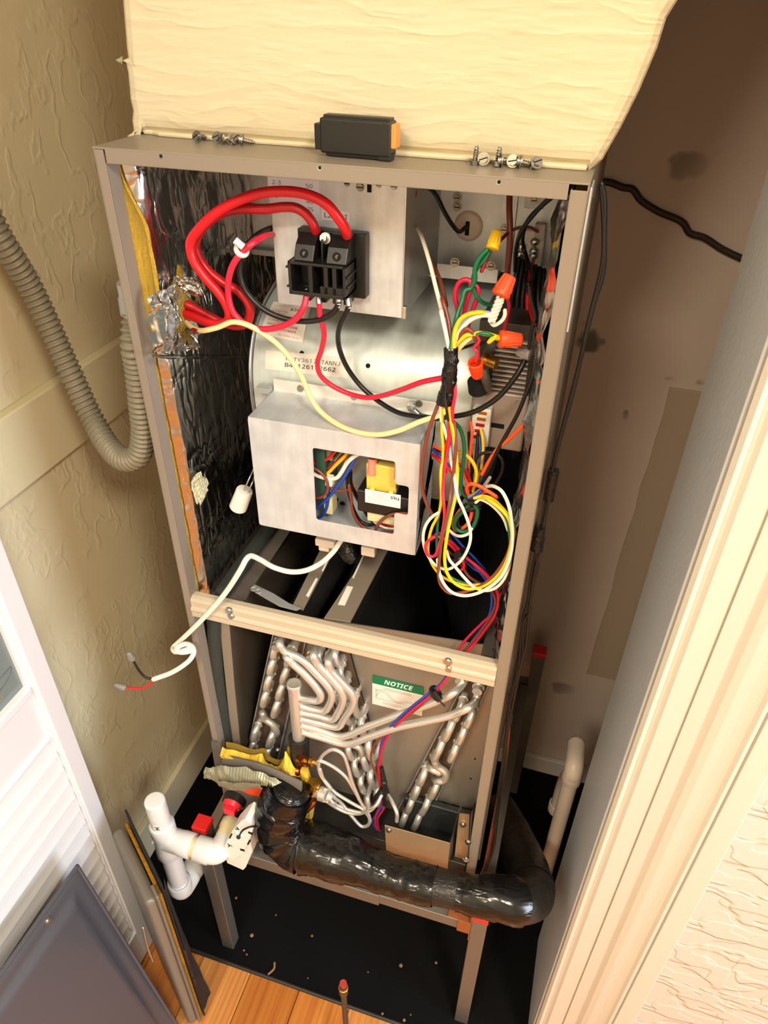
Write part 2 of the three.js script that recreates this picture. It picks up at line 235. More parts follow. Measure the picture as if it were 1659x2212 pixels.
// ---------------------------------------------------------------- air handler cabinet
const W = .4445, H = 1.08, D = .549;
{
  const c = thing('air_handler_cabinet', 'tall grey steel air handler cabinet standing open without its front panels', 'cabinet');
  const P = M.paint;
  part('side_panel', box(0, .0018, -H, -.0005, -D, 0, .0005, .3), P, c);
  part('side_panel', box(W - .0018, W, -H, -.0005, -D, 0, .0005, .3), P, c);
  part('back_panel', box(0, W, -H, 0, -D, -D + .002, .0005, .3), P, c);
  part('bottom_panel', box(0, W, -H, -H + .003, -D, 0, .0005, .3), P, c);
  part('corner_post', mg([box(0, .0105, -.93, -.002, -.0015, 0, .0006, .3), box(.0093, .0105, -.93, -.006, -.02, 0, .0005, .3)]), P, c);
  part('corner_post', mg([box(W - .0145, W, -1.07, -.006, -.0015, 0, .0006, .3), box(W - .0145, W - .0133, -1.07, -.006, -.02, 0, .0005, .3)]), P, c);
  part('edge_strip', box(W + .0002, W + .0022, -.12, -.003, -.03, .001, .0007, .3), M.galvPlain, c);
  part('top_panel', box(0, W, -.0018, 0, -D, .0008, .0006, .3), P, c);
  const tr = part('top_rail', mg([box(.0125, .4285, -.0135, -.0005, -.001, .0008, .0006, .3), box(.0125, .4285, -.0135, -.0122, -.022, .0008, .0005, .3)]), P, c);
  for (const q of [[347, 338], [690, 363], [1077, 394]]) { const p = at(q[0], q[1], .001); part('screw_hole', cyl(V(p.x, p.y, .0006), V(p.x, p.y, .00095), .0021), M.steel, tr); part('hole', cyl(V(p.x + .0003, p.y + .0003, .0008), V(p.x + .0003, p.y + .0003, .00115), .0015), M.hole, tr); }
  // middle rail: rolled top and two-step face
  const mr = [[-.0155, -.556], [-.0145, -.5525], [-.006, -.5515], [-.001, -.5535], [.001, -.557], [.001, -.5665], [.0035, -.5685], [.0045, -.5715], [.003, -.5745], [.003, -.5835], [.0015, -.584], [.0015, -.576], [-.001, -.569], [-.0015, -.557], [-.0145, -.5565]];
  const mg1 = ext(mr.map(p => [-p[0], p[1]]), .4192); mg1.rotateY(Math.PI / 2); mg1.translate(.0108, 0, 0);
  const mrail = part('middle_rail', uvw(mg1, .3), std(0xbcaf98, .36), c);
  for (const q of [[497, 1316, -.001], [499, 1332, .003], [968, 1428, .001], [969, 1446, .003]]) { const p = at(q[0], q[1], q[2]); part('screw', mg([cyl(V(p.x, p.y, .001), V(p.x, p.y, .0046), .0042, .0042, 6), cyl(V(p.x, p.y, .001), V(p.x, p.y, .0032), .0056)]), M.steel, mrail); }
  // insulation: yellow fiberglass batt behind crinkled foil
  const edge = y => -.021 - .010 * smooth(.02, .085, -y) * (1 - smooth(.16, .215, -y)) - .004 * fbm(y * 3, .2, 17, 17, 3, 3);
  const batt = part('insulation', grid(3, 90, (u, v) => { const y = -.016 - .55 * v; const r = .0035 * (fbm(v, u * .3, 24, 8, 45, 3) - .5); const op = smooth(.02, .085, -y) * (1 - smooth(.15, .2, -y)); return u < .1 ? V(.0028, y, -.0198) : u < .4 ? V(.0085 + .0085 * op + r * op, y, -.0202 + r * op) : u < .8 ? V(.009 + .0135 * op + .6 * r * op, y, -.022 - .005 * op + r * op) : V(.012 + .0095 * op, y, -.09); }, .2), M.fiber, c);
  part('foil_facing', grid(110, 150, (u, v) => {
    const y = -.0145 - .557 * v, e = edge(y), z = e + (-D + .01 - e) * u; const k = ridge(u * .9, v, 16, 5, 57, 3) ** 6, k2 = fbm(u, v, 5, 7, 63, 4) - .5;
    const s = y < -.22 ? .35 : 1, op = smooth(.02, .085, -y) * (1 - smooth(.15, .2, -y)), cr = (1 - op) * (1 - smooth(0, .008, u)); const p = V(.0212 + s * (.009 * k2 + .005 * k) * smooth(0, .04, u) + .002 * (1 - smooth(0, .05, u)) * op - .0088 * cr, y, z + .0005 * cr); p.u = z; p.v = y; return p;
  }, .22), M.foil, batt);
  part('foil_seam', tube([on(325, 768, 0, .026), on(380, 772, 0, .027), on(460, 772, 0, .027), on(545, 774, 0, .026)], .0022, 6), M.foil, batt);
  const battR = part('insulation', box(.430, .4425, -.565, -.016, -D + .01, -.03, .003, .2), M.fiber, c);
  part('foil_facing', grid(60, 120, (u, v) => { const y = -.0145 - .557 * v, z = -.0215 + (-D + .032) * u; const p = V(.4215 - .008 * (fbm(u, v, 6, 14, 67, 4) - .5) - .005 * ridge(u, v, 12, 6, 69, 3) ** 5 + (u < .03 ? .0105 * (1 - u / .03) : 0), y, z + .0015); p.u = z; p.v = y; return p; }, .22), M.foil, battR);
  part('back_foil', grid(60, 60, (u, v) => { const p = V(.02 + .405 * u, -.02 - .55 * v, -D + .02 + .008 * (fbm(u, v, 5, 4, 87, 4) - .5) + .005 * ridge(u, v, 12, 3, 89, 3) ** 5); p.u = p.x; p.v = p.y; return p; }, .22), M.foil, c);
  // torn hole in the left insulation where the supply cables come through
  const q = (X, Y, x) => on(230 + X / 6.912, 560 + Y / 6.912, 0, x);
  const pit = [[1030, 360], [1190, 520], [1320, 640], [1300, 830], [1230, 960], [1150, 1080], [1000, 1130], [980, 900], [1010, 600]].map(p => q(p[0], p[1], .034));
  { const cpt = pit.reduce((a, b) => a.add(b), V(0, 0, 0)).multiplyScalar(1 / 9); cpt.x = .030; const pos = []; for (let i = 0; i < 9; i++) { const a = pit[i], b = pit[(i + 1) % 9]; pos.push(cpt.x, cpt.y, cpt.z, a.x, a.y, a.z, b.x, b.y, b.z); } const g = new THREE.BufferGeometry(); g.setAttribute('position', new THREE.Float32BufferAttribute(pos, 3)); g.computeVertexNormals(); uvw(g, .1); part('torn_fiberglass', g, std(0x9c8338, 1, { side: THREE.DoubleSide, bumpMap: bumpGrain, bumpScale: .003 }), batt, 'exposed yellow fiberglass in the torn hole'); }
  const flap = (poly, x, sd, amp) => { // crumpled foil leaf spanned between two edges
    const A = poly[0].map(p => q(p[0], p[1], x)), B = poly[1].map(p => q(p[0], p[1], p[2])); const ca = new THREE.CatmullRomCurve3(A), cb = new THREE.CatmullRomCurve3(B);
    return grid(22, 26, (u, v) => { const a = ca.getPoint(v), b = cb.getPoint(v); const p = a.lerp(b, u); const n = amp * 1.3 * (fbm(u, v, 3, 5, sd, 3) - .5) + amp * .6 * ridge(u, v, 7, 2, sd + 5, 2) ** 4; p.x += n + .010 * Math.sin(u * 3.1416); p.z += n * .4; p.u = u * .06; p.v = v * .1; return p; }, .22);
  };
  part('torn_foil', flap([[[600, 560], [600, 800], [640, 1100], [680, 1390]], [[1030, 240, .05], [1020, 620, .058], [990, 900, .056], [960, 1340, .04]]], .025, 201, .012), M.foil, batt);
  part('torn_foil', flap([[[1010, 250], [1030, 330], [1060, 420], [1090, 470]], [[1290, 250, .05], [1380, 380, .05], [1340, 560, .045], [1290, 620, .04]]], .03, 211, .010), M.foil, batt);
  part('torn_foil', flap([[[960, 1330], [1000, 1150], [1080, 1080], [1160, 1040]], [[1130, 1350, .05], [1280, 1270, .06], [1230, 1120, .06], [1260, 1010, .05]]], .03, 221, .014), M.foil, batt);
  const tuft = (cx, cy, rx, ry, sd, mat) => { const o = on(cx, cy, 0, .031); const g = new THREE.IcosahedronGeometry(1, 4); const p = g.attributes.position; for (let i = 0; i < p.count; i++) { const a = p.getX(i), b = p.getY(i), cc = p.getZ(i), k = .3 + 1.3 * fbm((a + 1) / 2 + cc * .3, (b + cc * .6 + 2) / 4, 9, 9, sd, 4); p.setXYZ(i, o.x - .004 + a * .006 * k, o.y + b * ry * k, o.z + cc * rx * k); } g.computeVertexNormals(); part('loose_fiber', uvw(g, .1), mat, batt); };
  const dust = std(0xcdc8a4, 1, { bumpMap: bumpGrain, bumpScale: .003 }); tuft(438, 1056, .014, .02, 301, dust); 
  // blower deck between the two compartments
  const dk = part('blower_deck', box(.012, .07, -.5745, -.5725, -.5, -.03, .0005, .3), M.paintDark, c); part('blower_deck', box(.405, .443, -.5745, -.5725, -.5, -.03, .0005, .3), M.paintDark, c);
  part('pipe_insulation', tube([V(.04, -.564, -.035), V(.041, -.563, -.2), V(.04, -.563, -.5)], .011, 12), M.foamGreen, dk);
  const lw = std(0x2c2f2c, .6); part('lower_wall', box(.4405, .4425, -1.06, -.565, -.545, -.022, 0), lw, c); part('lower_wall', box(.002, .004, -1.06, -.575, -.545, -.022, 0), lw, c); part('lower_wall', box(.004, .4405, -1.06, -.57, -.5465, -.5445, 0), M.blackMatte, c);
  part('access_strip', box(.444, .4475, -1.07, -.02, -.05, -.046, .0005), M.paintDark, c);
}
// deck rails, divider strips with white stickers and galvanised clip
{
  const deckY = -.575, dp = (x, y) => on(x, y, 1, deckY);
  const strip = (name, label, a, b, c, d, th, mat) => { const P = [a, b, c, d].map(p => dp(p[0], p[1])); const g = ext(P.map(p => [p.x, -p.z]), th, { bevel: .0006 }); g.rotateX(-Math.PI / 2); g.translate(0, deckY - th / 2, 0); const m = thing(name, label, 'rail'); part('strip', uvw(g, .3), mat, m); return m; };
  const k = strip('mounting_rail', 'narrow flat grey rail with torn edge left of the dark gap', [632, 1309], [655, 1318], [728, 1180], [697, 1178], .003, M.paint);
  const k2 = strip('mounting_rail', 'wider flat grey rail with big white sticker right of the dark gap', [700, 1336], [757, 1344], [838, 1190], [800, 1186], .003, M.paint);
  strip('mounting_rail', 'grey deck edge strip lying along the left foil wall above the middle rail', [516, 1290], [530, 1294], [624, 1146], [612, 1144], .003, M.paint);
  const stick = (par, pts) => { const P = pts.map(p => dp(p[0], p[1])); const g = ext(P.map(p => [p.x, -p.z]), .0006); g.rotateX(-Math.PI / 2); g.translate(0, deckY + .0016, 0); part('sticker', g, M.paper, par, 'white paper sticker'); };
  stick(k, [[661, 1289], [667, 1292], [687, 1253], [683, 1250]]); stick(k2, [[730, 1308], [745, 1310], [763, 1270], [750, 1268]]);
  stick(k, [[695, 1235], [698, 1237], [716, 1200], [713, 1198]]); stick(k2, [[761, 1250], [764, 1252], [790, 1196], [787, 1194]]);
  const cl = thing('steel_clip', 'shiny stamped galvanised bracket lying across the left opening above the middle rail', 'bracket');
  const A = [[541, 1272], [550, 1263], [590, 1282], [625, 1304], [650, 1314], [640, 1319], [604, 1310], [560, 1285]].map(p => on(p[0], p[1], 1, -.568)); const g = ext(A.map(p => [p.x, -p.z]), .002, { bevel: .0005 }); g.rotateX(-Math.PI / 2); g.translate(0, -.569, 0); part('plate', uvw(g, .2), M.galvPlain, cl);
  for (const p of [[548, 1272], [558, 1277]]) { const o = on(p[0], p[1], 1, -.5665); const t = new THREE.TorusGeometry(.0042, .0009, 8, 18); t.rotateX(Math.PI / 2); t.translate(o.x, o.y, o.z); part('embossed_ring', t, M.galvPlain, cl); }
}
// evaporator coil in the lower compartment
const CZ = -.05;
{
  const c = thing('evaporator_coil', 'aluminium evaporator coil with rows of bent return tubes in the lower compartment', 'coil');
  const t2 = (x, y, z = CZ) => { const p = at(x, y, z); return [p.x, p.y]; };
  // end plate
  const ep = ext([t2(583, 1340), [.435, -.585], [.437, -1.062], [.09, -1.062], t2(548, 1640)], .002); ep.translate(0, 0, CZ - .02); part('end_plate', uvw(ep, .25), std(0xa29d92, .45, { metalness: .6, bumpMap: bumpGrain, bumpScale: .0002 }), c);
  const plateHole = (x, y) => { const p = at(x, y, CZ - .017); part('plate_hole', cyl(V(p.x, p.y, CZ - .019), V(p.x, p.y, CZ - .0172), .0016, .0016, 10), M.hole, c); };
  [[832, 1427], [897, 1442], [1017, 1683], [1026, 1640], [1048, 1690]].forEach(p => plateHole(p[0], p[1]));
  const slabs = [[[592, 1362], [662, 1376], [600, 1640], [530, 1640], .058], [[682, 1382], [750, 1395], [858, 1790], [785, 1775], .052], [[1012, 1458], [1060, 1470], [914, 1790], [846, 1776], .05]];
  for (const s of slabs) { const P = s.slice(0, 4).map(p => t2(p[0], p[1], CZ - .012)); const g = ext(P, .003, { bevel: .0005 }); g.translate(0, 0, CZ - .015); part('slab_end', uvw(g, .2), M.fins, c); const b = ext(P, .43, { bevel: .001 }); b.translate(0, 0, CZ - .446); part('fin_slab', uvw(b, .2), M.blackMatte, c); }
  // slots edged by thin lips
  const lip = (a, b) => part('slot_lip', tube([at(a[0], a[1], CZ - .011), at(b[0], b[1], CZ - .011)], .0012, 6), M.galvPlain, c);
  lip([592, 1362], [530, 1640]); lip([662, 1376], [600, 1640]); lip([682, 1382], [785, 1775]); lip([1012, 1458], [846, 1776]); lip([1060, 1470], [914, 1790]);
  // return bends: a short sausage between two ferrules
  const bend = (a, b) => {
    const p = at(a[0], a[1], CZ), q = at(b[0], b[1], CZ), r = .0058, back = V(0, 0, -.02), f = V(0, 0, .008);
    const m = p.clone().lerp(q, .5); const g = tube([p.clone().add(back), p.clone().add(V(0, 0, -.004)), p.clone().lerp(q, .18).add(f), m.clone().add(f).add(V(0, 0, .002)), p.clone().lerp(q, .82).add(f), q.clone().add(V(0, 0, -.004)), q.clone().add(back)], r, 10, 4);
    const m2 = part('return_bend', g, M.alu, c);
    const t = new THREE.TorusGeometry(r * 1.05, .0014, 7, 18); t.translate(p.x, p.y, p.z - .003); part('ferrule', t, M.alu, m2);
  };
  const chain = (a, b, n, gap = .16) => { for (let i = 0; i < n; i++) { const s = (i + gap / 2) / n, e = (i + 1 - gap / 2) / n; bend([a[0] + (b[0] - a[0]) * s, a[1] + (b[1] - a[1]) * s], [a[0] + (b[0] - a[0]) * e, a[1] + (b[1] - a[1]) * e]); } };
  chain([601, 1384], [571, 1522], 4); chain([633, 1400], [594, 1545], 4); chain([557, 1566], [545, 1625], 2); chain([592, 1578], [572, 1645], 2);
  chain([690, 1400], [778, 1600], 5); chain([724, 1398], [758, 1505], 3); chain([765, 1500], [810, 1640], 3); chain([752, 1600], [806, 1745], 4); chain([785, 1620], [828, 1740], 3);
  chain([1002, 1510], [936, 1640], 3); chain([1024, 1530], [972, 1640], 3); chain([920, 1660], [866, 1780], 4); chain([948, 1686], [890, 1790], 3);
  const cross = pts => part('cross_tube', tube(pts.map(p => at(p[0], p[1], p[2] ?? CZ + .006)), .0058, 10), M.alu, c);
  cross([[566, 1548, CZ - .02], [568, 1540], [572, 1552], [590, 1566], [597, 1580], [590, 1590, CZ - .015]]);
  cross([[934, 1628, CZ - .02], [938, 1640], [945, 1655], [962, 1668], [960, 1684], [946, 1688], [938, 1682, CZ - .015]]);
  cross([[925, 1652, CZ - .01], [934, 1662], [948, 1668]]);
  cross([[752, 1612, CZ - .01], [760, 1608], [778, 1616], [782, 1630], [776, 1640, CZ - .01]]);
  // header pipe and six feeder tubes
  const hd = V(0, 0, 0); const ht = at(636, 1484, -.012), hb = at(634, 1596, -.012); hb.x = ht.x; hb.z = ht.z;
  const hp = part('header', mg([cyl(hb, ht, .0098), lathe([[.0098, 0], [.0112, .001], [.0112, .0075], [.009, .009], [.0088, .007], [0, .007]], ht, ht.clone().add(V(0, 1, 0)))]), M.alu, c);
  part('red_dot', cyl(at(631, 1503, -.0025), at(630, 1503, -.0005), .0016), M.redPlug, hp);
  const Z = zoomf(420, 1330, 3.318);
  const feed = (pts, z) => part('feeder_tube', tube(pts.map(p => Z(p[0], p[1], p[2] ?? z)), .0057, 10, 8), M.alu, c);
  feed([[750, 590, -.012], [830, 605], [890, 605], [905, 570], [870, 510], [780, 410], [700, 340], [665, 300], [665, 270, CZ]], -.008);
  feed([[750, 640, -.012], [850, 670], [930, 680], [965, 640], [985, 570], [960, 510], [880, 420], [790, 330], [720, 285], [640, 250], [610, 200], [625, 140, CZ]], -.014);
  feed([[750, 690, -.012], [880, 715], [990, 740], [1030, 690], [1065, 600], [1050, 540], [960, 430], [880, 340], [855, 280], [880, 215, CZ]], -.018);
  feed([[750, 735, -.012], [900, 770], [1030, 795], [1070, 740], [1140, 620], [1130, 560], [1050, 470], [980, 390], [960, 330], [985, 265, CZ]], -.022);
  feed([[750, 780, -.012], [880, 815], [1050, 865], [1250, 790], [1440, 720], [1600, 662], [1740, 610], [1850, 555], [1925, 480, -.04], [1945, 400, CZ]], -.018);
  feed([[750, 825, -.012], [900, 870], [1090, 920], [1250, 870], [1440, 805], [1640, 760], [1850, 710], [1960, 660], [2020, 600, -.04], [2040, 500, CZ]], -.012);
  for (const p of [[750, 590], [750, 640], [750, 690], [750, 735], [750, 780], [750, 825]]) { const a = Z(p[0] + 18, p[1] + 5, -.012), b = Z(p[0] + 30, p[1] + 9, -.012); part('collar', cyl(a, b, .0069), M.alu, hp); }
  for (const p of [[640, 135], [740, 165], [885, 205], [1005, 215], [1010, 250], [1935, 360], [2055, 430]]) { const a = Z(p[0], p[1], CZ - .016); part('tube_stub', mg([cyl(a, a.clone().add(V(0, 0, .03)), .0068), cyl(a.clone().add(V(0, 0, .018)), a.clone().add(V(0, 0, .022)), .0082)]), M.alu, c); }
  // black sleeve and copper stub below the header
  part('suction_stub', cyl(hb.clone().add(V(0, .008, 0)), hb.clone().add(V(.001, -.045, .004)), .0165, .014), M.foam, c);
  part('copper_pipe', cyl(hb.clone().add(V(.001, -.04, .004)), hb.clone().add(V(.002, -.12, .01)), .0105), M.copper, c);
  for (const p of [[600, 1620], [605, 1650]]) { const o = at(p[0], p[1], -.03); part('solder_joint', new THREE.SphereGeometry(.004, 10, 8).translate(o.x, o.y, o.z), M.steel, c); }
  // notice label
  const nt = canvasTex(512, 384, (g, w, h) => {
    g.fillStyle = '#f0ece6'; g.fillRect(0, 0, w, h); g.fillStyle = '#0d7a4f'; g.fillRect(0, 0, w, 104); g.fillStyle = '#fff'; g.font = 'italic bold 78px sans-serif'; g.textAlign = 'center'; g.fillText('NOTICE', w / 2, 80);
    g.strokeStyle = '#555'; g.fillStyle = '#777'; g.lineWidth = 3; for (const y of [128, 146]) { g.fillRect(120, y, 270, 3); g.fillRect(90, y + 8, 330, 2); }
    g.strokeRect(40, 180, 0.5, 90); g.beginPath(); g.moveTo(30, 172); g.lineTo(130, 172); g.bezierCurveTo(170, 172, 190, 270, 260, 270); g.bezierCurveTo(300, 270, 300, 240, 420, 240); g.stroke();
    g.beginPath(); g.moveTo(30, 186); g.lineTo(110, 188); g.bezierCurveTo(150, 190, 180, 284, 262, 284); g.bezierCurveTo(310, 284, 310, 254, 420, 254); g.stroke();
    g.beginPath(); g.moveTo(34, 290); g.lineTo(440, 290); g.moveTo(34, 290); g.lineTo(70, 200); g.moveTo(440, 200); g.lineTo(440, 230); g.stroke(); for (let i = 0; i < 3; i++) g.fillRect(110, 318 + i * 14, 300 - i * 30, 3);
  });
  const a = at(804, 1459, CZ - .016), b = at(915, 1488, CZ - .016), e = at(800, 1520, CZ - .016);
  const lab = new THREE.PlaneGeometry(b.x - a.x, a.y - e.y); lab.translate((a.x + b.x) / 2, (a.y + e.y) / 2, CZ - .0168); part('notice_label', lab, std(0xffffff, .55, { map: nt, side: THREE.DoubleSide }), c, 'white notice label with a green NOTICE band');
}
// dark coil side plate, foam tube on the left of the lower compartment
{
  const s = thing('coil_side_plate', 'bent grey sheet metal plate standing left of the coil in the lower compartment', 'plate');
  const T = [[474, 1345], [494, 1338], [506, 1480], [522, 1640], [506, 1648], [488, 1480]].map(p => at(p[0], p[1], -.03)).map(p => [p.x, p.y]);
  const g = ext(T, .0015); g.translate(0, 0, -.0315); part('front_lip', uvw(g, .3), M.paint, s);
  const a = at(494, 1338, -.0315), b = at(522, 1640, -.0315); part('side_sheet', grid(2, 2, (u, v) => V(a.x + .012 * u + (b.x - a.x) * v, a.y + (b.y - a.y) * v, -.031 - .42 * u), .3), std(0x4b443b, .6, { side: THREE.DoubleSide }), s);
  const f = thing('foam_gasket', 'dark greenish foam gasket tube running down beside the left post', 'foam gasket');
  part('tube', tube([[462, 1335], [464, 1400], [472, 1480], [484, 1560], [496, 1640]].map(p => at(p[0], p[1], -.028)), .0105, 12), M.foamGreen, f);
  for (const p of [[460, 1516], [469, 1563]]) { const o = at(p[0], p[1], -.012); const m = part('rivet', new THREE.SphereGeometry(.0045, 12, 8).translate(o.x, o.y, o.z), M.steel, f); }
}
// ---------------------------------------------------------------- heater kit at the top
const HZ = -.1, BPZ = -.26;
{
  const b = thing('heater_mounting_panel', 'bright galvanised panel at the back of the top compartment with round white bushing', 'panel');
  const x0 = .024, x1 = .412, xs = at(1120, 420, BPZ).x;
  part('panel', box(x0, xs, -.155, -.004, BPZ - .001, BPZ, .0004, .2), M.galv, b);
  part('panel', box(xs + .0008, x1, -.158, -.004, BPZ - .001, BPZ + .001, .0004, .2), M.galv, b);
  const o = at(1012, 488, BPZ); part('bushing', lathe([[0, .004], [.0135, .004], [.0165, .001], [.0175, 0]].reverse(), o, o.clone().add(V(0, 0, 1))), M.pvcDim, b); part('bushing_slot', box(o.x - .003, o.x + .002, o.y - .01, o.y + .006, BPZ + .003, BPZ + .0045, .0004), M.hole, b);
  const lo = [at(950, 568, BPZ), at(1090, 585, BPZ + .03)];
  part('ledge', box(lo[0].x - .012, at(1075, 580, -.23).x, -.156, -.1535, BPZ, -.218, .0005, .2), M.galv, b);
  const l2 = at(945, 575, -.22), l3 = at(1076, 592, -.22);
  part('ledge_lip', box(l2.x, l3.x, l2.y - .012, l2.y + .004, -.219, -.2175, .0005, .2), M.galv, b);
  const scr = (x, y, z, r = .0055) => { const p = at(x, y, z); const m = part('screw', mg([cyl(p, p.clone().add(V(0, 0, .004)), r * .8, r * .7, 6), cyl(p, p.clone().add(V(0, 0, .0018)), r)]), M.bolt, b); part('slot', box(p.x - .003, p.x + .003, p.y - .0005, p.y + .0005, p.z + .0038, p.z + .0043, 0), M.hole, m); };
  scr(983, 566, -.216); scr(1061, 574, -.216); scr(1089, 495, BPZ); scr(1154, 432, BPZ + .002); scr(988, 426, BPZ); scr(988, 446, BPZ);
  const p = at(1155, 432, BPZ + .0015); part('clip', box(p.x - .011, p.x + .011, p.y - .009, p.y + .009, BPZ + .001, BPZ + .003, .0005), M.galvPlain, b);
  part('baffle', box(.024, .15, -.162, -.155, BPZ - .002, BPZ + .012, .0005, .2), M.galvPlain, b);
}
{
  const h = thing('heater_box', 'bright sheet metal heater control box with black breaker socket on its face', 'metal box');
  const a = at(577, 380, HZ), d = at(868, 688, HZ), x0 = .1265, x1 = .2705, y0 = -.165, y1 = -.0335;
  part('front_plate', box(x0, x1, y0, y1, HZ - .0012, HZ, .0006, .2), M.galv, h);
  part('side_plate', box(x1 - .0012, x1, y0, y1 + .028, BPZ + .002, HZ, .0004, .2), M.galvPlain, h);
  part('side_plate', box(x0, x0 + .0012, y0, y1 + .028, BPZ + .002, HZ, .0004, .2), M.galvPlain, h);
  part('bottom_flange', box(x1 - .001, x1 + .004, y0, y0 + .013, HZ - .004, HZ + .001, .0004), M.steel, h);
  part('edge_hem', box(x1 - .0008, x1 + .0008, y0, y1, HZ - .002, HZ + .0012, .0005), M.steel, h);
  // table of ratings and terminal label
  const tb = canvasTex(512, 400, (g, w, hh) => { g.fillStyle = '#eceaf0'; g.fillRect(0, 0, w, hh); g.fillStyle = '#3a3a3e'; g.font = '66px sans-serif'; g.fillText('2-3', 40, 84); g.fillText('50', 376, 96); g.fillText('8', 56, 240); g.fillText('40', 376, 276); g.fillText('35', 376, 368); });
  const lab = (x, y, X, Y, t, nm, ll) => { const p = at(x, y, HZ), q = at(X, Y, HZ); const g = new THREE.PlaneGeometry(Math.abs(q.x - p.x), Math.abs(p.y - q.y)); g.translate((p.x + q.x) / 2, (p.y + q.y) / 2, HZ + .0004); part(nm, g, std(0xffffff, .6, { map: t, side: THREE.DoubleSide }), h, ll); };
  lab(578, 381, 692, 464, tb, 'rating_label', 'white rating table label');
  const l2 = canvasTex(256, 110, (g, w, hh) => { g.fillStyle = '#f0eef0'; g.fillRect(0, 0, w, hh); g.fillStyle = '#333'; g.font = '74px sans-serif'; g.fillText('L2', 24, 82); g.fillText('L1', 166, 84); });
  lab(693, 452, 756, 480, l2, 'terminal_label', 'white sticker reading L2 L1');
  const rv = (x, y, r) => { const p = at(x, y, HZ); const m = part('screw', cyl(p, p.clone().add(V(0, 0, .002)), r, r * .8), M.bolt, h); part('slot', box(p.x - r * .8, p.x + r * .8, p.y - .0005, p.y + .0005, HZ + .0019, HZ + .0024, 0), M.hole, m); };
  rv(778, 404, .0042); rv(750, 396, .003); rv(818, 399, .003); rv(851, 402, .0036);
  const s = at(798, 406, HZ); part('slot_opening', box(s.x - .0022, s.x + .0022, s.y - .004, s.y + .005, HZ, HZ + .0006, 0), M.hole, h);
  const st = canvasTex(64, 256, (g, w, hh) => { g.clearRect(0, 0, w, hh); g.fillStyle = '#b8b8b6'; g.fillRect(0, 0, w, hh); g.strokeStyle = '#dcdcdc'; g.lineWidth = 5; for (let i = 0; i < 4; i++) { g.beginPath(); g.ellipse(32, 34 + i * 62, 14, 18, 0, 0, 7); g.stroke(); } });
}
{ // black two pole breaker socket on the heater box
  const t = thing('terminal_block', 'black two pole breaker socket mounted on the heater box between red cables', 'terminal block');
  const k = M.black; const X0 = .1625, X1 = .2235, F = -.052;
  part('base', box(.1605, .2335, -.144, -.0785, HZ, HZ + .014, .0015), k, t);
  // housing with open front: shell plates
  part('housing', mg([box(X0, X1, -.1045, -.1015, HZ + .012, F, .0008), box(X0, X1, -.135, -.131, HZ + .012, F, .0008), box(X0, X0 + .003, -.135, -.1015, HZ + .012, F, .0008), box(X1 - .003, X1, -.135, -.1015, HZ + .012, F, .0008), box(X0, X1, -.135, -.1015, HZ + .012, HZ + .02, .0008), ...[.186, .2025, .2115].map(x => box(x - .0022, x + .0022, -.134, -.1025, HZ + .014, F - .001, .0005)), box(.196, X1 - .002, -.134, -.124, HZ + .014, F - .001, .0005)]), k, t);
  for (const [a, b] of [[.1665, .1875], [.201, .2225]]) {
    const m = part('terminal_tower', ext([[HZ + .01, -.078], [-.078, -.079], [-.0655, -.088], [-.058, -.1025], [HZ + .01, -.1025]].map(p => [-p[0], p[1]]), b - a, { bevel: .001 }).rotateY(Math.PI / 2).translate(a, 0, 0), k, t);
    const p = V((a + b) / 2, -.0955, -.0615); part('screw_socket', cyl(p.clone().add(V(0, -.003, -.006)), p.clone().add(V(0, .0006, .0012)), .0042), M.hole, m);
    part('terminal_screw', cyl(p.clone().add(V(0, -.001, -.002)), p.clone().add(V(.001, .0004, .0014)), .0022), std(0x4a443e, .5, { metalness: .6 }), m);
  }
  part('divider', box(.1935, .1955, -.104, -.082, HZ + .012, -.066, .0006), k, t);
  const s = V(.1945, -.083, -.076); part('mounting_screw', mg([cyl(s, s.clone().add(V(0, .002, .006)), .0042, .0038, 6), cyl(s.clone().add(V(0, -.001, -.004)), s, .0056)]), M.steel, t);
  part('side_rail', mg([box(X1, X1 + .0015, -.115, -.1125, HZ + .01, F - .004, .0005), box(X1, X1 + .0015, -.125, -.1225, HZ + .01, F - .004, .0005), box(X0 - .003, X0, -.109, -.107, F - .008, F - .001, .0005), box(X0 - .003, X0, -.1285, -.1265, F - .008, F - .001, .0005)]), k, t);
  for (const x of [.176, .1935, .2065, .2185]) part('foot', box(x - .003, x + .003, -.146, -.13, HZ + .014, HZ + .032, .0008), k, t);
}
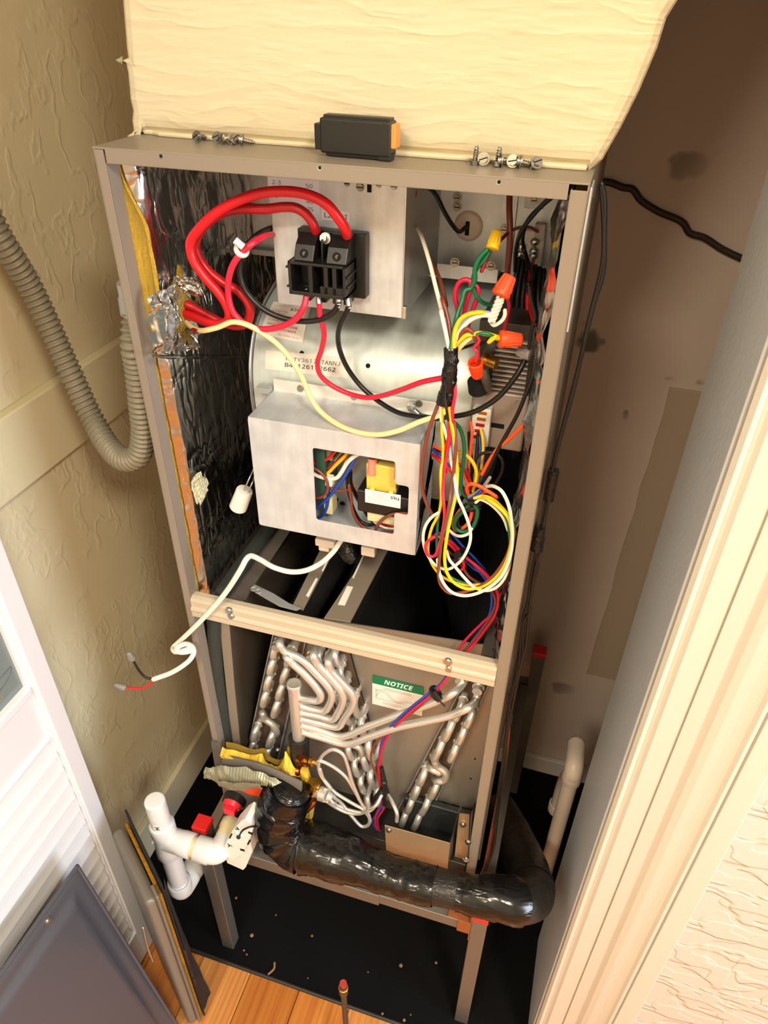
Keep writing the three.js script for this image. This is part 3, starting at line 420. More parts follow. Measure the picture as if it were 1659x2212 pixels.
// ---------------------------------------------------------------- blower housing
{
  const b = thing('blower_housing', 'curved galvanised blower housing filling the middle of the cabinet', 'blower');
  const prof = [[-.200, -.46], [-.155, -.42], [-.13, -.37], [-.119, -.32], [-.117, -.29], [-.120, -.262], [-.129, -.236], [-.146, -.213], [-.170, -.197], [-.200, -.186], [-.24, -.176], [-.30, -.168], [-.36, -.165]].map(p => V(0, p[1], p[0]));
  const cv = new THREE.CatmullRomCurve3(prof), x0 = .077, x1 = .362; let len = 0;
  const wrap = part('scroll_wrap', grid(8, 70, (u, v) => { const p = cv.getPointAt(v); p.x = x0 + (x1 - x0) * u; p.u = p.x; p.v = v * .48; return p; }, .25), std(0xf2f6ec, .8, { metalness: .4, map: galvMap, roughnessMap: galvRough, side: THREE.DoubleSide }), b);
  for (const [x, o] of [[x0 - .003, -1], [x1 + .001, 1]]) {
    const pts = []; for (let i = 0; i <= 40; i++) { const p = cv.getPointAt(i / 40), q = cv.getTangentAt(i / 40); pts.push([-(p.z + q.y * .004), p.y - q.z * -.004 * -1]); }
    pts.push([.44, -.165], [.44, -.46]); const g = ext(pts, .002, { bevel: .0006 }); g.rotateY(Math.PI / 2); g.translate(x, 0, 0); part('side_plate', uvw(g, .25), M.galvPlain, b);
    const rim = []; for (let i = 0; i <= 24; i++) { const p = cv.getPointAt(i / 24); rim.push(V(x + .001 + o * .0005, p.y + .001, p.z + .0035)); } part('rolled_rim', tube(rim, .0016, 8, 3), M.steel, b);
  }
  const onW = (px, py) => { let best = null; for (let i = 100; i < 1400; i++) { const p = cv.getPointAt(i / 1400); const q = at(px, py, p.z); const d = Math.abs(q.y - p.y); if (!best || d < best.d) { const t = cv.getTangentAt(i / 1400); best = { d, p: V(q.x, p.y, p.z), n: V(0, -t.z, t.y).multiplyScalar(-1) }; } } if (best.n.z < 0) best.n.negate(); return best; };
  for (const p of [[652, 763], [795, 790]]) { const w = onW(p[0], p[1]); part('rivet_hole', cyl(w.p.clone().addScaledVector(w.n, -.001), w.p.clone().addScaledVector(w.n, .0006), .0028), M.hole, wrap); }
  // labels follow the curved sheet
  const LUT = [...Array(400)].map((_, i) => cv.getPointAt(i / 399));
  const lab = (pts, t, ll) => { const [A, B, C, Dd] = pts.map(p => onW(p[0], p[1])); const m = part('label', grid(6, 14, (u, v) => { const L = A.p.clone().lerp(Dd.p, v), R = B.p.clone().lerp(C.p, v), p = L.lerp(R, u); let bi = 0, bd = 9; for (let i = 0; i < 400; i++) { const q = LUT[i], d = (q.y - p.y) ** 2 + (q.z - p.z) ** 2; if (d < bd) { bd = d; bi = i; } } let lo = Math.max(0, bi - 1) / 399, hi = Math.min(399, bi + 1) / 399; for (let k = 0; k < 22; k++) { const m1 = lo + (hi - lo) / 3, m2 = hi - (hi - lo) / 3, q1 = cv.getPointAt(m1), q2 = cv.getPointAt(m2); if ((q1.y - p.y) ** 2 + (q1.z - p.z) ** 2 < (q2.y - p.y) ** 2 + (q2.z - p.z) ** 2) hi = m2; else lo = m1; } const q = cv.getPointAt(lo), tt = cv.getTangentAt(lo), n = V(0, tt.z * -1, tt.y); if (n.z < 0 && n.y < 0) n.negate(); if (n.y + n.z < 0) n.negate(); const r = V(p.x, q.y, q.z).addScaledVector(n, .0008); r.u = u; r.v = 1 - v; return r; }), std(0xffffff, .6, { map: t, side: THREE.DoubleSide }), b, ll); return m; };
  const t1 = canvasTex(512, 150, (g, w, h) => { g.fillStyle = '#ded8cc'; g.fillRect(0, 0, w, h); g.fillStyle = '#2a2a2a'; g.font = '40px monospace'; g.fillText('H2TY3617STANNJ', 126, 66); g.font = 'bold 44px monospace'; g.fillText('B40126172662', 122, 114); });
  lab([[575, 756], [757, 773], [751, 817], [573, 797]], t1, 'white serial number label with two text lines');
  const t2 = canvasTex(256, 300, (g, w, h) => { g.fillStyle = '#e9e2d8'; g.fillRect(0, 0, w, h); g.fillStyle = '#b4463c'; g.font = '20px sans-serif'; g.fillText('1. Pilot Test', 20, 96); g.fillText('2. Final Test', 20, 176); g.fillRect(16, 108, 220, 2); g.fillRect(16, 36, 220, 2); g.font = 'bold 24px sans-serif'; g.fillText('THIS INSPECTOR', 22, 214); g.fillText('OR CUSTOMER', 40, 244); g.font = '17px sans-serif'; g.fillText('92-19396-04-03', 108, 280); g.fillStyle = '#333'; g.font = 'bold 34px monospace'; g.fillText('#36', 130, 72); g.fillText('#3607', 110, 148); });
  lab([[592, 652], [674, 662], [655, 741], [562, 722]], t2, 'white inspection sticker with red print');
}
// ---------------------------------------------------------------- control box in front of the blower
{
  const c = thing('control_box', 'galvanised low voltage control box with a stepped window showing a transformer', 'metal box');
  const F = -.04, B = -.113, x0 = .1055, x1 = .311, y0 = -.4355, y1 = -.2805, th = .0012;
  const cp = (X, Y) => { const p = at(660 + X / 5.53, 940 + Y / 5.53, F); return [p.x, p.y]; };
  const a = cp(82, 150), bq = cp(1075, 330), st = cp(1085, 590), st2 = cp(1235, 620), sb = cp(1225, 960), bb = cp(1065, 1190);
  const L = a[0], T = a[1], R = bq[0], B0 = bb[1], R2 = st2[0], S1 = st[1], S0 = sb[1];
  const rnd3 = pts => { const o = []; const n = pts.length, r = .004; for (let i = 0; i < n; i++) { const p = pts[i], q = pts[(i + n - 1) % n], s = pts[(i + 1) % n]; const u = new THREE.Vector2(q[0] - p[0], q[1] - p[1]).normalize(), w = new THREE.Vector2(s[0] - p[0], s[1] - p[1]).normalize(); for (let k = 0; k <= 4; k++) { const t = k / 4, ax = p[0] + u.x * r * (1 - t) ** 2 + w.x * r * t ** 2, ay = p[1] + u.y * r * (1 - t) ** 2 + w.y * r * t ** 2; o.push([ax, ay]); } } return o; };
  const win = rnd3([[L, T], [L, B0], [R, B0], [R, S0], [R2, S0], [R2, S1], [R, S1], [R, T]]);
  const fg = ext(rnd3([[x0, y0], [x1, y0], [x1, y1], [x0, y1]]), th, { holes: [win], bevel: .0003 }); fg.translate(0, 0, F - th);
  part('front_plate', uvw(fg, .25), M.galv, c);
  part('top_plate', box(x0, x1, y1 - th, y1, B, F - .001, .0005, .25), M.galv, c);
  part('bottom_plate', box(x0, x1, y0, y0 + th, B, F - .001, .0005, .25), M.galv, c);
  part('left_plate', box(x0, x0 + th, y0, y1, B, F - .001, .0005, .25), M.galv, c);
  // right plate with a round wire hole
  const hc = on(938, 968, 0, x1); const rg = ext([[-F + .001, y0], [-B, y0], [-B, y1], [-F + .001, y1]], th, { holes: [circ(-hc.z, hc.y, .014)] }); rg.rotateY(Math.PI / 2); rg.translate(x1 - th, 0, 0); part('right_plate', uvw(rg, .25), M.galv, c);
  part('back_plate', box(x0, x1, y0, y1, B - .001, B, .0005, .25), M.galvPlain, c);
  const f0 = on(597, 822, 2, B + .002), f1 = on(945, 905, 2, B + .002);
  part('mounting_flange', box(x0 + .001, x1 + .012, y1 - .002, y1 + .0155, B - .0015, B + .001, .0006, .25), std(0xe6e2da, .45, { metalness: .5 }), c);
  for (const p of [[649, 839], [765, 857], [905, 872]]) { const o = at(p[0], p[1], B + .001); part('flange_screw', mg([cyl(o, o.clone().add(V(0, 0, .002)), .0045, .004, 14)]), M.bolt, c); }
  part('gusset', box(x0 - .018, x0, y1 - .001, y1 + .006, B - .001, B + .012, .0005), M.galvPlain, c);
  for (const p of [[365, 765], [440, 818]]) { const o = at(660 + p[0] / 5.53, 940 + p[1] / 5.53, B + .0005); part('hole', cyl(o, o.clone().add(V(0, 0, .0006)), .0034, .0034, 14), M.hole, c); }
  // relay board at the left, seen edge on
  const bd = at(693, 1040, B + .03); part('relay_board', box(L - .004, L + .007, S0 - .006, T - .002, B + .012, F - .018, .001), std(0x25493c, .6), c);
  part('connector', box(L + .001, L + .0125, at(690, 1095, -.06).y - .012, at(690, 1050, -.06).y, F - .042, F - .024, .001), std(0xcfc79a, .6), c);
  part('connector', box(L + .002, L + .0145, at(688, 975, -.06).y - .014, at(688, 968, -.06).y, F - .045, F - .025, .001), std(0x8a7a60, .6), c);
  part('push_terminal', box(L + .008, L + .0165, at(690, 1043, -.05).y - .006, at(690, 1043, -.05).y + .006, F - .024, F - .014, .001), M.whitePl, c);
  // transformer
  const tr = part('transformer', box(at(774, 1050, -.055).x, R2 + .012, at(800, 1105, -.055).y + .001, at(800, 1056, -.055).y - .001, F - .042, F - .010, .002), M.black, c);
  const bx0 = at(790, 1020, -.055).x, bx1 = bx0 + .037; const yy0 = at(800, 1105, -.055).y, yy1 = at(800, 1056, -.055).y;
  part('bobbin', box(bx0, bx1, yy1 - .003, yy1 + .034, F - .038, F - .016, .002), M.amber, c);
  part('bobbin', box(bx0 + .001, bx1 - .001, yy0 - .016, yy0 + .003, F - .038, F - .016, .002), std(0xe0d8a8, .45), c);
  for (const x of [bx0 + .006, bx1 - .008]) part('tab', box(x, x + .006, yy1 - .0005, yy1 + .004, F - .016, F - .011, .0008), std(0xe6d060, .4), c);
  for (const x of [bx0 + .004, bx1 - .001]) part('terminal_boot', cyl(V(x + .003, yy1 + .02, F - .017), V(x + .003, yy1 + .04, F - .02), .0056), M.pink, c);
  const ul = canvasTex(512, 300, (g, w, h) => { g.fillStyle = '#f6f3ee'; g.fillRect(0, 0, w, h); g.fillStyle = '#333'; g.font = '26px sans-serif'; g.fillText('CN', 92, 44); g.fillText('24V', 258, 62); g.fillText('46-109665-01', 118, 92); g.fillText('ECTNF  ENW22', 118, 128); g.fillText('INPUT:  AC208/240V 60HZ', 36, 166); g.fillText('OUTPUT:  AC24V  40VA', 36, 202); g.fillText('2501', 196, 250); g.fillText('24V', 40, 236); g.fillText('COM', 424, 268); g.font = '18px sans-serif'; g.fillText('E197809', 382, 146); g.strokeStyle = '#111'; g.lineWidth = 12; g.save(); g.translate(440, 60); g.beginPath(); g.moveTo(-14, 64); g.lineTo(-14, 6); g.lineTo(-44, 6); g.quadraticCurveTo(-68, 8, -64, 26); g.quadraticCurveTo(-60, 40, -16, 36); g.moveTo(-40, 38); g.lineTo(-66, 64); g.moveTo(6, 8); g.lineTo(6, 46); g.quadraticCurveTo(10, 62, 26, 60); g.quadraticCurveTo(40, 58, 40, 44); g.lineTo(40, 8); g.moveTo(40, 40); g.lineTo(52, 66); g.stroke(); g.restore(); });
  const p = at(660 + 712 / 5.53, 940 + 640 / 5.53, F - .0095), q2 = at(660 + 1133 / 5.53, 940 + 880 / 5.53, F - .0095), yT = at(660 + 712 / 5.53, 940 + 640 / 5.53, F - .0095).y, yB = at(660 + 718 / 5.53, 940 + 800 / 5.53, F - .0095).y;
  const pl = new THREE.PlaneGeometry(q2.x - p.x, yT - yB); pl.translate((p.x + q2.x) / 2, (yT + yB) / 2, F - .0094); part('transformer_label', pl, std(0xffffff, .5, { map: ul, side: THREE.DoubleSide }), c, 'white rating label with certification mark');
  const nb = canvasTex(8, 8, g => { g.fillStyle = '#fff'; g.fillRect(0, 0, 8, 8); });
  // wires inside the window belong to the box
  const Z = zoomf(660, 940, 5.53), wi = (col, r, pts, d = -.055) => part('inner_wire', tube(pts.map(p => Z(p[0], p[1], p[2] ?? d)), r, 8), wm[col], c);
  wi('red', .0018, [[60, 330], [160, 325], [260, 285], [340, 215], [400, 130]], -.062); wi('redDark', .0016, [[180, 440], [260, 400], [360, 320], [470, 225], [560, 130]], -.066); wi('green', .0016, [[280, 360], [340, 280], [420, 190], [500, 120]], -.07); wi('white', .0016, [[340, 300], [400, 230], [480, 150], [520, 110]], -.072);
  wi('yellow', .0022, [[220, 480], [270, 450], [360, 360], [470, 250], [560, 130]], -.064); wi('white', .0026, [[80, 455], [160, 490], [280, 520], [370, 510], [430, 440], [490, 340], [560, 270], [640, 220]], -.056);
  wi('blue', .0022, [[110, 880], [240, 780], [350, 650], [450, 520], [540, 370], [600, 260]], -.060); wi('blue', .0022, [[130, 1000], [200, 960], [250, 870], [270, 760], [280, 640], [310, 560]], -.064);
  wi('brown', .0019, [[90, 390], [160, 430], [230, 500], [265, 590], [250, 690], [190, 740], [110, 750]], -.052); wi('brown', .0018, [[200, 480], [250, 580], [330, 645], [420, 665], [520, 650]], -.062);
  wi('orange', .0018, [[520, 190], [490, 260], [470, 330]], -.07); wi('orange', .0016, [[545, 360], [540, 500], [580, 640], [660, 780], [740, 900]], -.078);
  wi('black', .0021, [[500, 440], [500, 600], [540, 780], [590, 920], [660, 1030], [740, 1070], [840, 1060]], -.066); wi('black', .0021, [[540, 430], [545, 580], [610, 740], [690, 880], [780, 1010], [880, 1085]], -.074); wi('brown', .002, [[520, 600], [545, 760], [560, 900], [620, 1030], [740, 1130], [860, 1160], [1070, 1170]], -.058);
  wi('red', .0024, [[740, 900], [830, 1000], [930, 1060], [1080, 1090]], -.07); wi('orange', .0022, [[800, 960], [900, 1030], [1080, 1065]], -.066); wi('brown', .0021, [[830, 1150], [860, 1080], [930, 1000], [1040, 945], [1210, 935]], -.048); wi('white', .0016, [[760, 960], [840, 1050], [950, 1105], [1080, 1120]], -.062);
}
{ // white cylinder hanging left of the control box and its two leads
  const w = thing('capacitor', 'small white cylinder hanging on two thin leads left of the control box', 'capacitor');
  const a = at(513, 1099, -.075), b = at(529, 1058, -.078); const r = .0118;
  part('body', lathe([[0, 0], [r * .85, 0], [r, .0025], [r * .94, a.distanceTo(b) - .002], [r * .85, a.distanceTo(b)], [0, a.distanceTo(b)]], a, b), M.whitePl, w);
  part('lead', tube([at(527, 1060, -.075), at(538, 1035, -.08), at(547, 1015, -.09)], .0012, 6), M.steel, w); part('lead', tube([at(536, 1062, -.075), at(545, 1043, -.08), at(550, 1028, -.09)], .0012, 6), M.steel, w);
}
{ // motor control module right of the blower
  const m = thing('motor_module', 'grey finned motor controller right of the blower with a white five pin plug', 'motor controller');
  const F = -.115; const x0 = at(1016, 890, F).x, x1 = at(1140, 880, F).x, top = at(1080, 770, F).y, bot = at(1105, 975, F).y, mid = at(1080, 848, F).y;
  part('case', box(x0, x1, bot, mid, F - .09, F, .003, .2), std(0xa89d94, .42, { metalness: .3 }), m);
  part('fin_base', box(x0, x1, mid, top + .035, F - .09, F - .007, .001, .2), std(0x3e3a36, .5, { metalness: .3 }), m);
  const nf = 11; for (let i = 0; i < nf; i++) { const y = mid + (top + .02 - mid) * (i + .5) / nf; part('cooling_fin', box(x0 + .02, x1 - .006, y - .0011, y + .0011, F - .012, F - .001, .0004), std(0xb0a69c, .4, { metalness: .3 }), m); }
  part('side_band', box(x1 - .001, x1 + .010, bot, top + .03, F - .09, F - .006, .002), M.black, m);
  const c0 = at(1030, 872, F + .004), c1 = at(1058, 954, F + .004); 
  const p = at(1040, 915, F + .006); const plug = part('plug', box(p.x - .0105, p.x + .0105, at(1030, 958, F).y + .004, at(1046, 873, F).y, F, F + .012, .001), M.whitePl, m);
  for (let i = 0; i < 5; i++) { const o = at(1044 - i * 2.5, 893 + i * 13, F + .0125); part('pin_window', box(o.x - .006, o.x + .004, o.y - .002, o.y + .002, F + .0115, F + .0126, .0003), i < 2 ? M.brass : wm.redDark, plug); }
  const s = at(1074, 920, F + .0004); part('slot', box(s.x - .008, s.x + .008, s.y - .003, s.y + .003, F - .001, F + .0006, .0025), M.hole, m);
  const l = at(1120, 862, F); part('clip', mg([box(l.x - .004, l.x + .004, l.y - .001, l.y + .001, F, F + .002, .0004), box(l.x - .004, l.x - .002, l.y - .004, l.y, F, F + .002, .0004)]), M.galvPlain, m);
  const t = thing('motor_mount', 'bent steel mounting arm with a brass nut above the finned motor controller', 'bracket');
  part('arm', tube([at(1062, 745, -.11), at(1050, 775, -.095), at(1046, 805, -.092), at(1052, 830, -.098), at(1050, 845, -.11)], .0052, 10), M.dullSteel, t);
  const n = at(1066, 781, -.085); part('nut', mg([cyl(n.clone().add(V(-.008, 0, 0)), n.clone().add(V(.004, -.001, .004)), .0065, .0062, 6), cyl(n.clone().add(V(-.0085, 0, 0)), n.clone().add(V(-.006, 0, .001)), .0095)]), M.brass, t);
  part('bushing', cyl(at(1034, 842, -.105), at(1030, 822, -.1), .0115, .0105), M.blackMatte, t);
}
{ // second small terminal block on the back panel, right
  const t = thing('element_terminal', 'small clear terminal block with four round studs at the upper right of the back panel', 'terminal block');
  const o = at(1142, 540, BPZ + .01); part('base', box(o.x - .015, o.x + .017, o.y - .02, o.y + .022, BPZ + .001, BPZ + .012, .0015), std(0xd5ccc4, .3), t);
  for (const p of [[1127, 532], [1124, 548], [1155, 522], [1153, 542], [1152, 552]]) { const q = at(p[0], p[1], BPZ + .013); part('stud', new THREE.SphereGeometry(.0052, 14, 10).translate(q.x, q.y, q.z), M.steel, t); }
  part('cap', box(o.x + .004, o.x + .016, o.y + .012, o.y + .03, BPZ + .002, BPZ + .013, .001), std(0xbdb1a6, .5), t);
}
{ // motor mount parts seen under the control box
  const t = thing('wire_plug', 'white plug housings under the control box above the dark gap', 'plug');
  part('housing', mg([box(at(683, 1160, -.1).x, at(725, 1160, -.1).x, at(700, 1172, -.1).y - .004, at(700, 1172, -.1).y + .008, -.106, -.094, .002), box(at(690, 1175, -.1).x, at(712, 1175, -.1).x, at(700, 1180, -.1).y - .006, at(700, 1180, -.1).y + .006, -.104, -.096, .001)]), M.pvcDim, t);
  part('housing', mg([box(at(782, 1180, -.1).x, at(812, 1180, -.1).x, at(790, 1192, -.1).y - .003, at(790, 1192, -.1).y + .012, -.106, -.094, .002)]), M.pvcDim, t);
  const b = thing('taped_bundle', 'black taped wire stub hanging under the control box over the dark gap', 'taped wires');
  part('tape_wrap', lathe([[.004, 0], [.011, .006], [.013, .02], [.016, .034], [.012, .05]], at(762, 1218, -.1), at(745, 1165, -.12)), M.tape, b);
  part('crease', tube([at(741, 1190, -.082), at(746, 1205, -.082), at(756, 1214, -.084)], .0012, 6), M.tape, b);
}
// ---------------------------------------------------------------- loose things on top of the cabinet
{
  const b = thing('circuit_breaker', 'black pull-out breaker with an orange edge lying on top of the cabinet', 'circuit breaker');
  const z = -.026, h = .0305, x0 = .2115, x1 = .2785, k = M.black;
  const body = part('body', mg([box(x0, x1 - .002, .003, h, z - .016, z, .002), box(x0 - .006, x0 + .01, .005, h - .005, z - .014, z - .002, .0012), box(x0 + .004, x1 - .004, .0005, .008, z - .013, z - .003, .001), box(x0 + .002, x1 - .004, h - .002, h + .002, z - .015, z - .004, .001)]), k, b);
  part('orange_side', box(x1 - .003, x1 + .0018, .010, h - .002, z - .014, z - .002, .001), std(0xff8a3a, .4), b);
  part('foot_tab', box(x1 - .014, x1 - .002, .0003, .008, z - .012, z - .0005, .001), k, b);
  b.userData.ry = -.06;
}
function makeScrew(label) {
  const t = thing('sheet_metal_screw', label, 'screw', 'loose screws on top of the cabinet');
  part('head', mg([cyl(V(0, 0, 0), V(0, .0045, 0), .0046, .0044, 6), cyl(V(0, 0, 0), V(0, .0013, 0), .0062, .0060, 20)]), M.bolt, t);
  part('slot', box(-.0042, .0042, .0038, .0048, -.0005, .0005, 0), M.hole, t);
  part('shank', cyl(V(0, 0, 0), V(0, -.009, 0), .0021, .0019, 10), M.bolt, t);
  const hp = []; for (let i = 0; i <= 60; i++) { const a = i / 60 * 5 * 6.2832, k = 1 - .5 * smooth(.75, 1, i / 60); hp.push(V(Math.cos(a) * .0023 * k, -.001 - .0115 * i / 60, Math.sin(a) * .0023 * k)); }
  part('thread', tube(hp, .00055, 5, 2), M.bolt, t); part('tip', cyl(V(0, -.009, 0), V(0, -.0135, 0), .0018, .0003, 8), M.bolt, t);
  return t;
}
{
  const proto = makeScrew('leftmost loose screw on the cabinet top, lying alone'); let first = true;
  const put = (px, py, ax, ay, az, up, label) => { const p = on(px, py, 1, 0); p.z = Math.min(-.012, Math.max(p.z, -.058 + .055 * p.x)); const s = first ? proto : proto.clone(); if (!first) { s.name = numbered('sheet_metal_screw'); s.userData = { ...proto.userData, label }; scene.add(s); } first = false; s.userData.keep = 1; s.position.set(p.x, up * .86, p.z); s.rotation.set(ax, ay, az); s.scale.setScalar(.86); };
  put(429, 308, 1.25, .5, .3, .006, '');
  put(487, 306, 1.2, .3, .2, .0065, 'screw at the left of the left cluster, head to the viewer'); put(497, 309, 1.45, -.9, 1.1, .006, 'second screw in the left cluster on the cabinet top, head tilted right');
  put(528, 307, 1.6, .8, -1.1, .006, 'third screw in the left cluster, its tip pointing left'); put(558, 304, .4, .2, 1.25, .006, 'rightmost screw of the left cluster, its threads pointing right');
  put(1032, 350, Math.PI, .2, .06, .0048, 'leftmost screw of the right cluster, standing on its head'); put(1052, 350, 1.4, .35, 0, .0062, 'screw with a slotted head facing out, beside the one standing up');
  put(1081, 352, Math.PI - .15, .5, .1, .0052, 'screw standing tip up in the middle of the right cluster'); put(1090, 352, .3, .4, 1.5, .006, 'screw lying beside the standing one in the middle of the right cluster');
  put(1114, 354, 1.35, .2, 0, .0062, 'screw with head to the viewer, third from the right end'); put(1131, 353, .2, .3, 1.3, .006, 'screw on its side, second from the right end of the cabinet top'); put(1164, 356, 1.2, .5, -.5, .0062, 'rightmost loose screw on the cabinet top');
}
// ---------------------------------------------------------------- stand, drain, lines
{
  const s = thing('support_stand', 'steel tube stand with red end caps carrying the air handler', 'stand');
  const leg = (x, z, top, lab) => { const m = part('leg', box(x - .0127, x + .0127, FL, top - .004, z - .0127, z + .0127, .0018, .3), M.dullSteel, s); part('end_cap', mg([box(x - .0135, x + .0135, top - .004, top, z - .0135, z + .0135, .0015), box(x - .0136, x + .0136, top - .012, top - .003, z - .0136, z + .0136, .0012)]), M.redCap, m, 'red plastic end cap'); };
  leg(-.0185, .0475, -1.035); leg(.466, .0375, -1.066); const rl = on(1150, 1412, 0, .485); leg(.4865, -.478, -.985);
  leg(-.03, -.47, -1.0);
  part('cross_beam', mg([box(-.006, .3, -1.118, -1.0865, .022, .054, .0012, .3)]), M.dullSteel, s);
  part('inner_beam', box(.29, .452, -1.115, -1.089, .025, .0515, .0012, .3), M.dullSteel, s);
  part('end_bracket', mg([box(.432, .4535, -1.119, -1.084, .05, .0535, .0006), box(.452, .4538, -1.14, -1.06, .02, .0535, .0006), box(.415, .4535, -1.086, -1.0845, .01, .052, .0006)]), M.rust, s, 'rusty beam bracket');
  part('side_beam', box(-.012, .012, -1.118, -1.0865, -.47, .036, .0012, .3), M.dullSteel, s); part('side_beam', box(.455, .477, -1.118, -1.0865, -.47, .03, .0012, .3), M.dullSteel, s); part('rear_beam', box(-.02, .48, -1.118, -1.0865, -.49, -.465, .0012, .3), M.dullSteel, s);
}
{
  const d = thing('drain_pan', 'black plastic drain pan with a red plug at the lower left of the cabinet', 'drain pan');
  const k = M.black;
  part('pan', mg([box(.014, .43, -1.075, -1.02, -.5, -.002, .003), box(.014, .125, -1.075, -.955, -.02, .012, .004)]), k, d);
  const pg = on(502, 1736, 2, .03); part('plug_collar', cyl(V(pg.x, pg.y, .012), V(pg.x, pg.y - .002, .03), .021, .019), k, d);
  const pl = part('red_plug', mg([cyl(V(pg.x, pg.y, .028), V(pg.x, pg.y - .002, .036), .0165, .015), box(pg.x - .009, pg.x + .011, pg.y - .010, pg.y + .004, .034, .046, .002)]), M.redPlug, d, 'red threaded drain plug');
  part('drain_port', cyl(V(.031, -1.048, .01), V(.031, -1.048, .034), .0225, .0215), k, d);
  part('port_rib', box(.083, .12, -.986, -.972, .014, .036, .002), k, d);
  const sp = on(1000, 1700, 2, -.04); part('pan_wall', box(.31, .43, -1.06, -.955, -.06, -.048, .003), std(0x2b2e2f, .5), d); part('embossed_panel', mg([ext([[.352, -1.05], [.40, -1.05], [.397, -.975], [.385, -.962], [.372, -.968]], .003, { bevel: .001 }).translate(0, 0, -.049)]), std(0x2b2e2f, .45), d);
}
{ // remaining strip of the lower front panel with fiberglass
  const g0 = thing('lower_panel_strip', 'curled grey strip of lower front panel with yellow fiberglass along its top', 'panel strip');
  const zz = x => .012 + .024 * smooth(.02, .16, x);
  const top = [[481, 1629], [520, 1639], [560, 1649], [600, 1664], [630, 1678], [653, 1689]], bot = [[484, 1662], [520, 1662], [560, 1669], [600, 1685], [630, 1702], [653, 1717]];
  const TT = top.map((p, i) => at(p[0], p[1], .014 + .02 * i / 5)), BB = bot.map((p, i) => at(p[0], p[1], .016 + .022 * i / 5)); const ct = new THREE.CatmullRomCurve3(TT), cb = new THREE.CatmullRomCurve3(BB);
  const gf = grid(24, 5, (u, v) => ct.getPoint(u).lerp(cb.getPoint(u), v).add(V(0, 0, .003 * Math.sin(v * 3.1))), .3); const gb = grid(24, 5, (u, v) => ct.getPoint(1 - u).lerp(cb.getPoint(1 - u), v).add(V(0, 0, -.0015)), .3);
  part('sheet', mg([gf, gb]), std(0x6f6860, .45, { side: THREE.DoubleSide }), g0);
  const up = [[480, 1615], [505, 1620], [540, 1632], [565, 1630], [575, 1646], [598, 1655], [612, 1640], [616, 1625], [640, 1660], [655, 1672]], lo = [[482, 1634], [510, 1640], [545, 1650], [570, 1656], [590, 1666], [604, 1672], [614, 1678], [624, 1684], [640, 1692], [656, 1700]];
  const U = new THREE.CatmullRomCurve3(up.map(p => at(p[0], p[1], .006))), Lc = new THREE.CatmullRomCurve3(lo.map(p => at(p[0], p[1], .012)));
  part('fiberglass', mg([grid(60, 12, (u, v) => { const p = U.getPoint(u).lerp(Lc.getPoint(u), v); const b = Math.sin(v * 3.1416); p.z += .009 * b + .006 * (fbm(u, v, 16, 5, 401, 3) - .5); p.y += .004 * (fbm(u, v, 20, 4, 403, 3) - .5); p.u = u * .2; p.v = v * .03; return p; }, .2), grid(30, 3, (u, v) => { const p = U.getPoint(1 - u).lerp(Lc.getPoint(1 - u), v); p.z -= .012; return p; }, .2)]), M.fiber, g0);
  part('fiberglass', ext([[648, 1665], [662, 1668], [672, 1700], [678, 1740], [673, 1771], [648, 1762], [655, 1745], [666, 1720], [650, 1690]].map(p => at(p[0], p[1], .012)).map(p => [p.x, p.y]), .014, { bevel: .004, seg: 2 }).translate(0, 0, .001), M.fiber, g0);
  part('side_lip', ext([[456, 1601], [476, 1606], [484, 1640], [486, 1668], [466, 1665]].map(p => at(p[0], p[1], .005)).map(p => [p.x, p.y]), .002).translate(0, 0, .004), M.paintDark, g0);
  part('back_sheet', ext([[478, 1690], [540, 1700], [577, 1712], [565, 1770], [540, 1752], [488, 1735]].map(p => at(p[0], p[1], .018)).map(p => [p.x, p.y]), .002).translate(0, 0, .017), M.paintDark, g0);
  const o = thing('orange_sticker', 'orange plastic tag tucked under the foil tape at the lower left', 'tag');
  part('tag_plate', ext([[500, 1697], [552, 1697], [579, 1709], [573, 1724], [535, 1714]].map(p => at(p[0], p[1], .022)).map(p => [p.x, p.y]), .0025, { bevel: .0006 }).translate(0, 0, .0205), std(0xf04a14, .5), o);
  const t = thing('foil_tape', 'crumpled grey green foil tape strip hanging across the lower panel strip', 'tape');
  const tu = [[442, 1659], [462, 1658], [474, 1653], [490, 1658], [530, 1659], [560, 1668], [590, 1681], [615, 1698], [640, 1716]], tl = [[443, 1681], [458, 1686], [475, 1694], [500, 1699], [530, 1700], [560, 1698], [595, 1706], [620, 1723], [636, 1726]];
  const cu = new THREE.CatmullRomCurve3(tu.map((p, i) => at(p[0], p[1], .034 + .006 * i / 8))), cl = new THREE.CatmullRomCurve3(tl.map((p, i) => at(p[0], p[1], .04 + .01 * i / 8)));
  const f = (off) => (u, v) => { const p = cu.getPoint(u).lerp(cl.getPoint(u), v); p.z += .005 * Math.sin(v * 3.14) + .006 * (fbm(u, v, 14, 5, 411, 3) - .5) + off; p.y += .004 * (fbm(u, v, 18, 4, 413, 3) - .5); p.u = u * .22; p.v = v * .05; return p; };
  part('strip', grid(60, 12, f(0), .12), M.foilTape, t); part('folded_layer', grid(30, 6, (u, v) => { const p = f(.003)(.25 + .4 * u, .55 + .6 * v); return p; }, .06), M.foilTape, t);
}
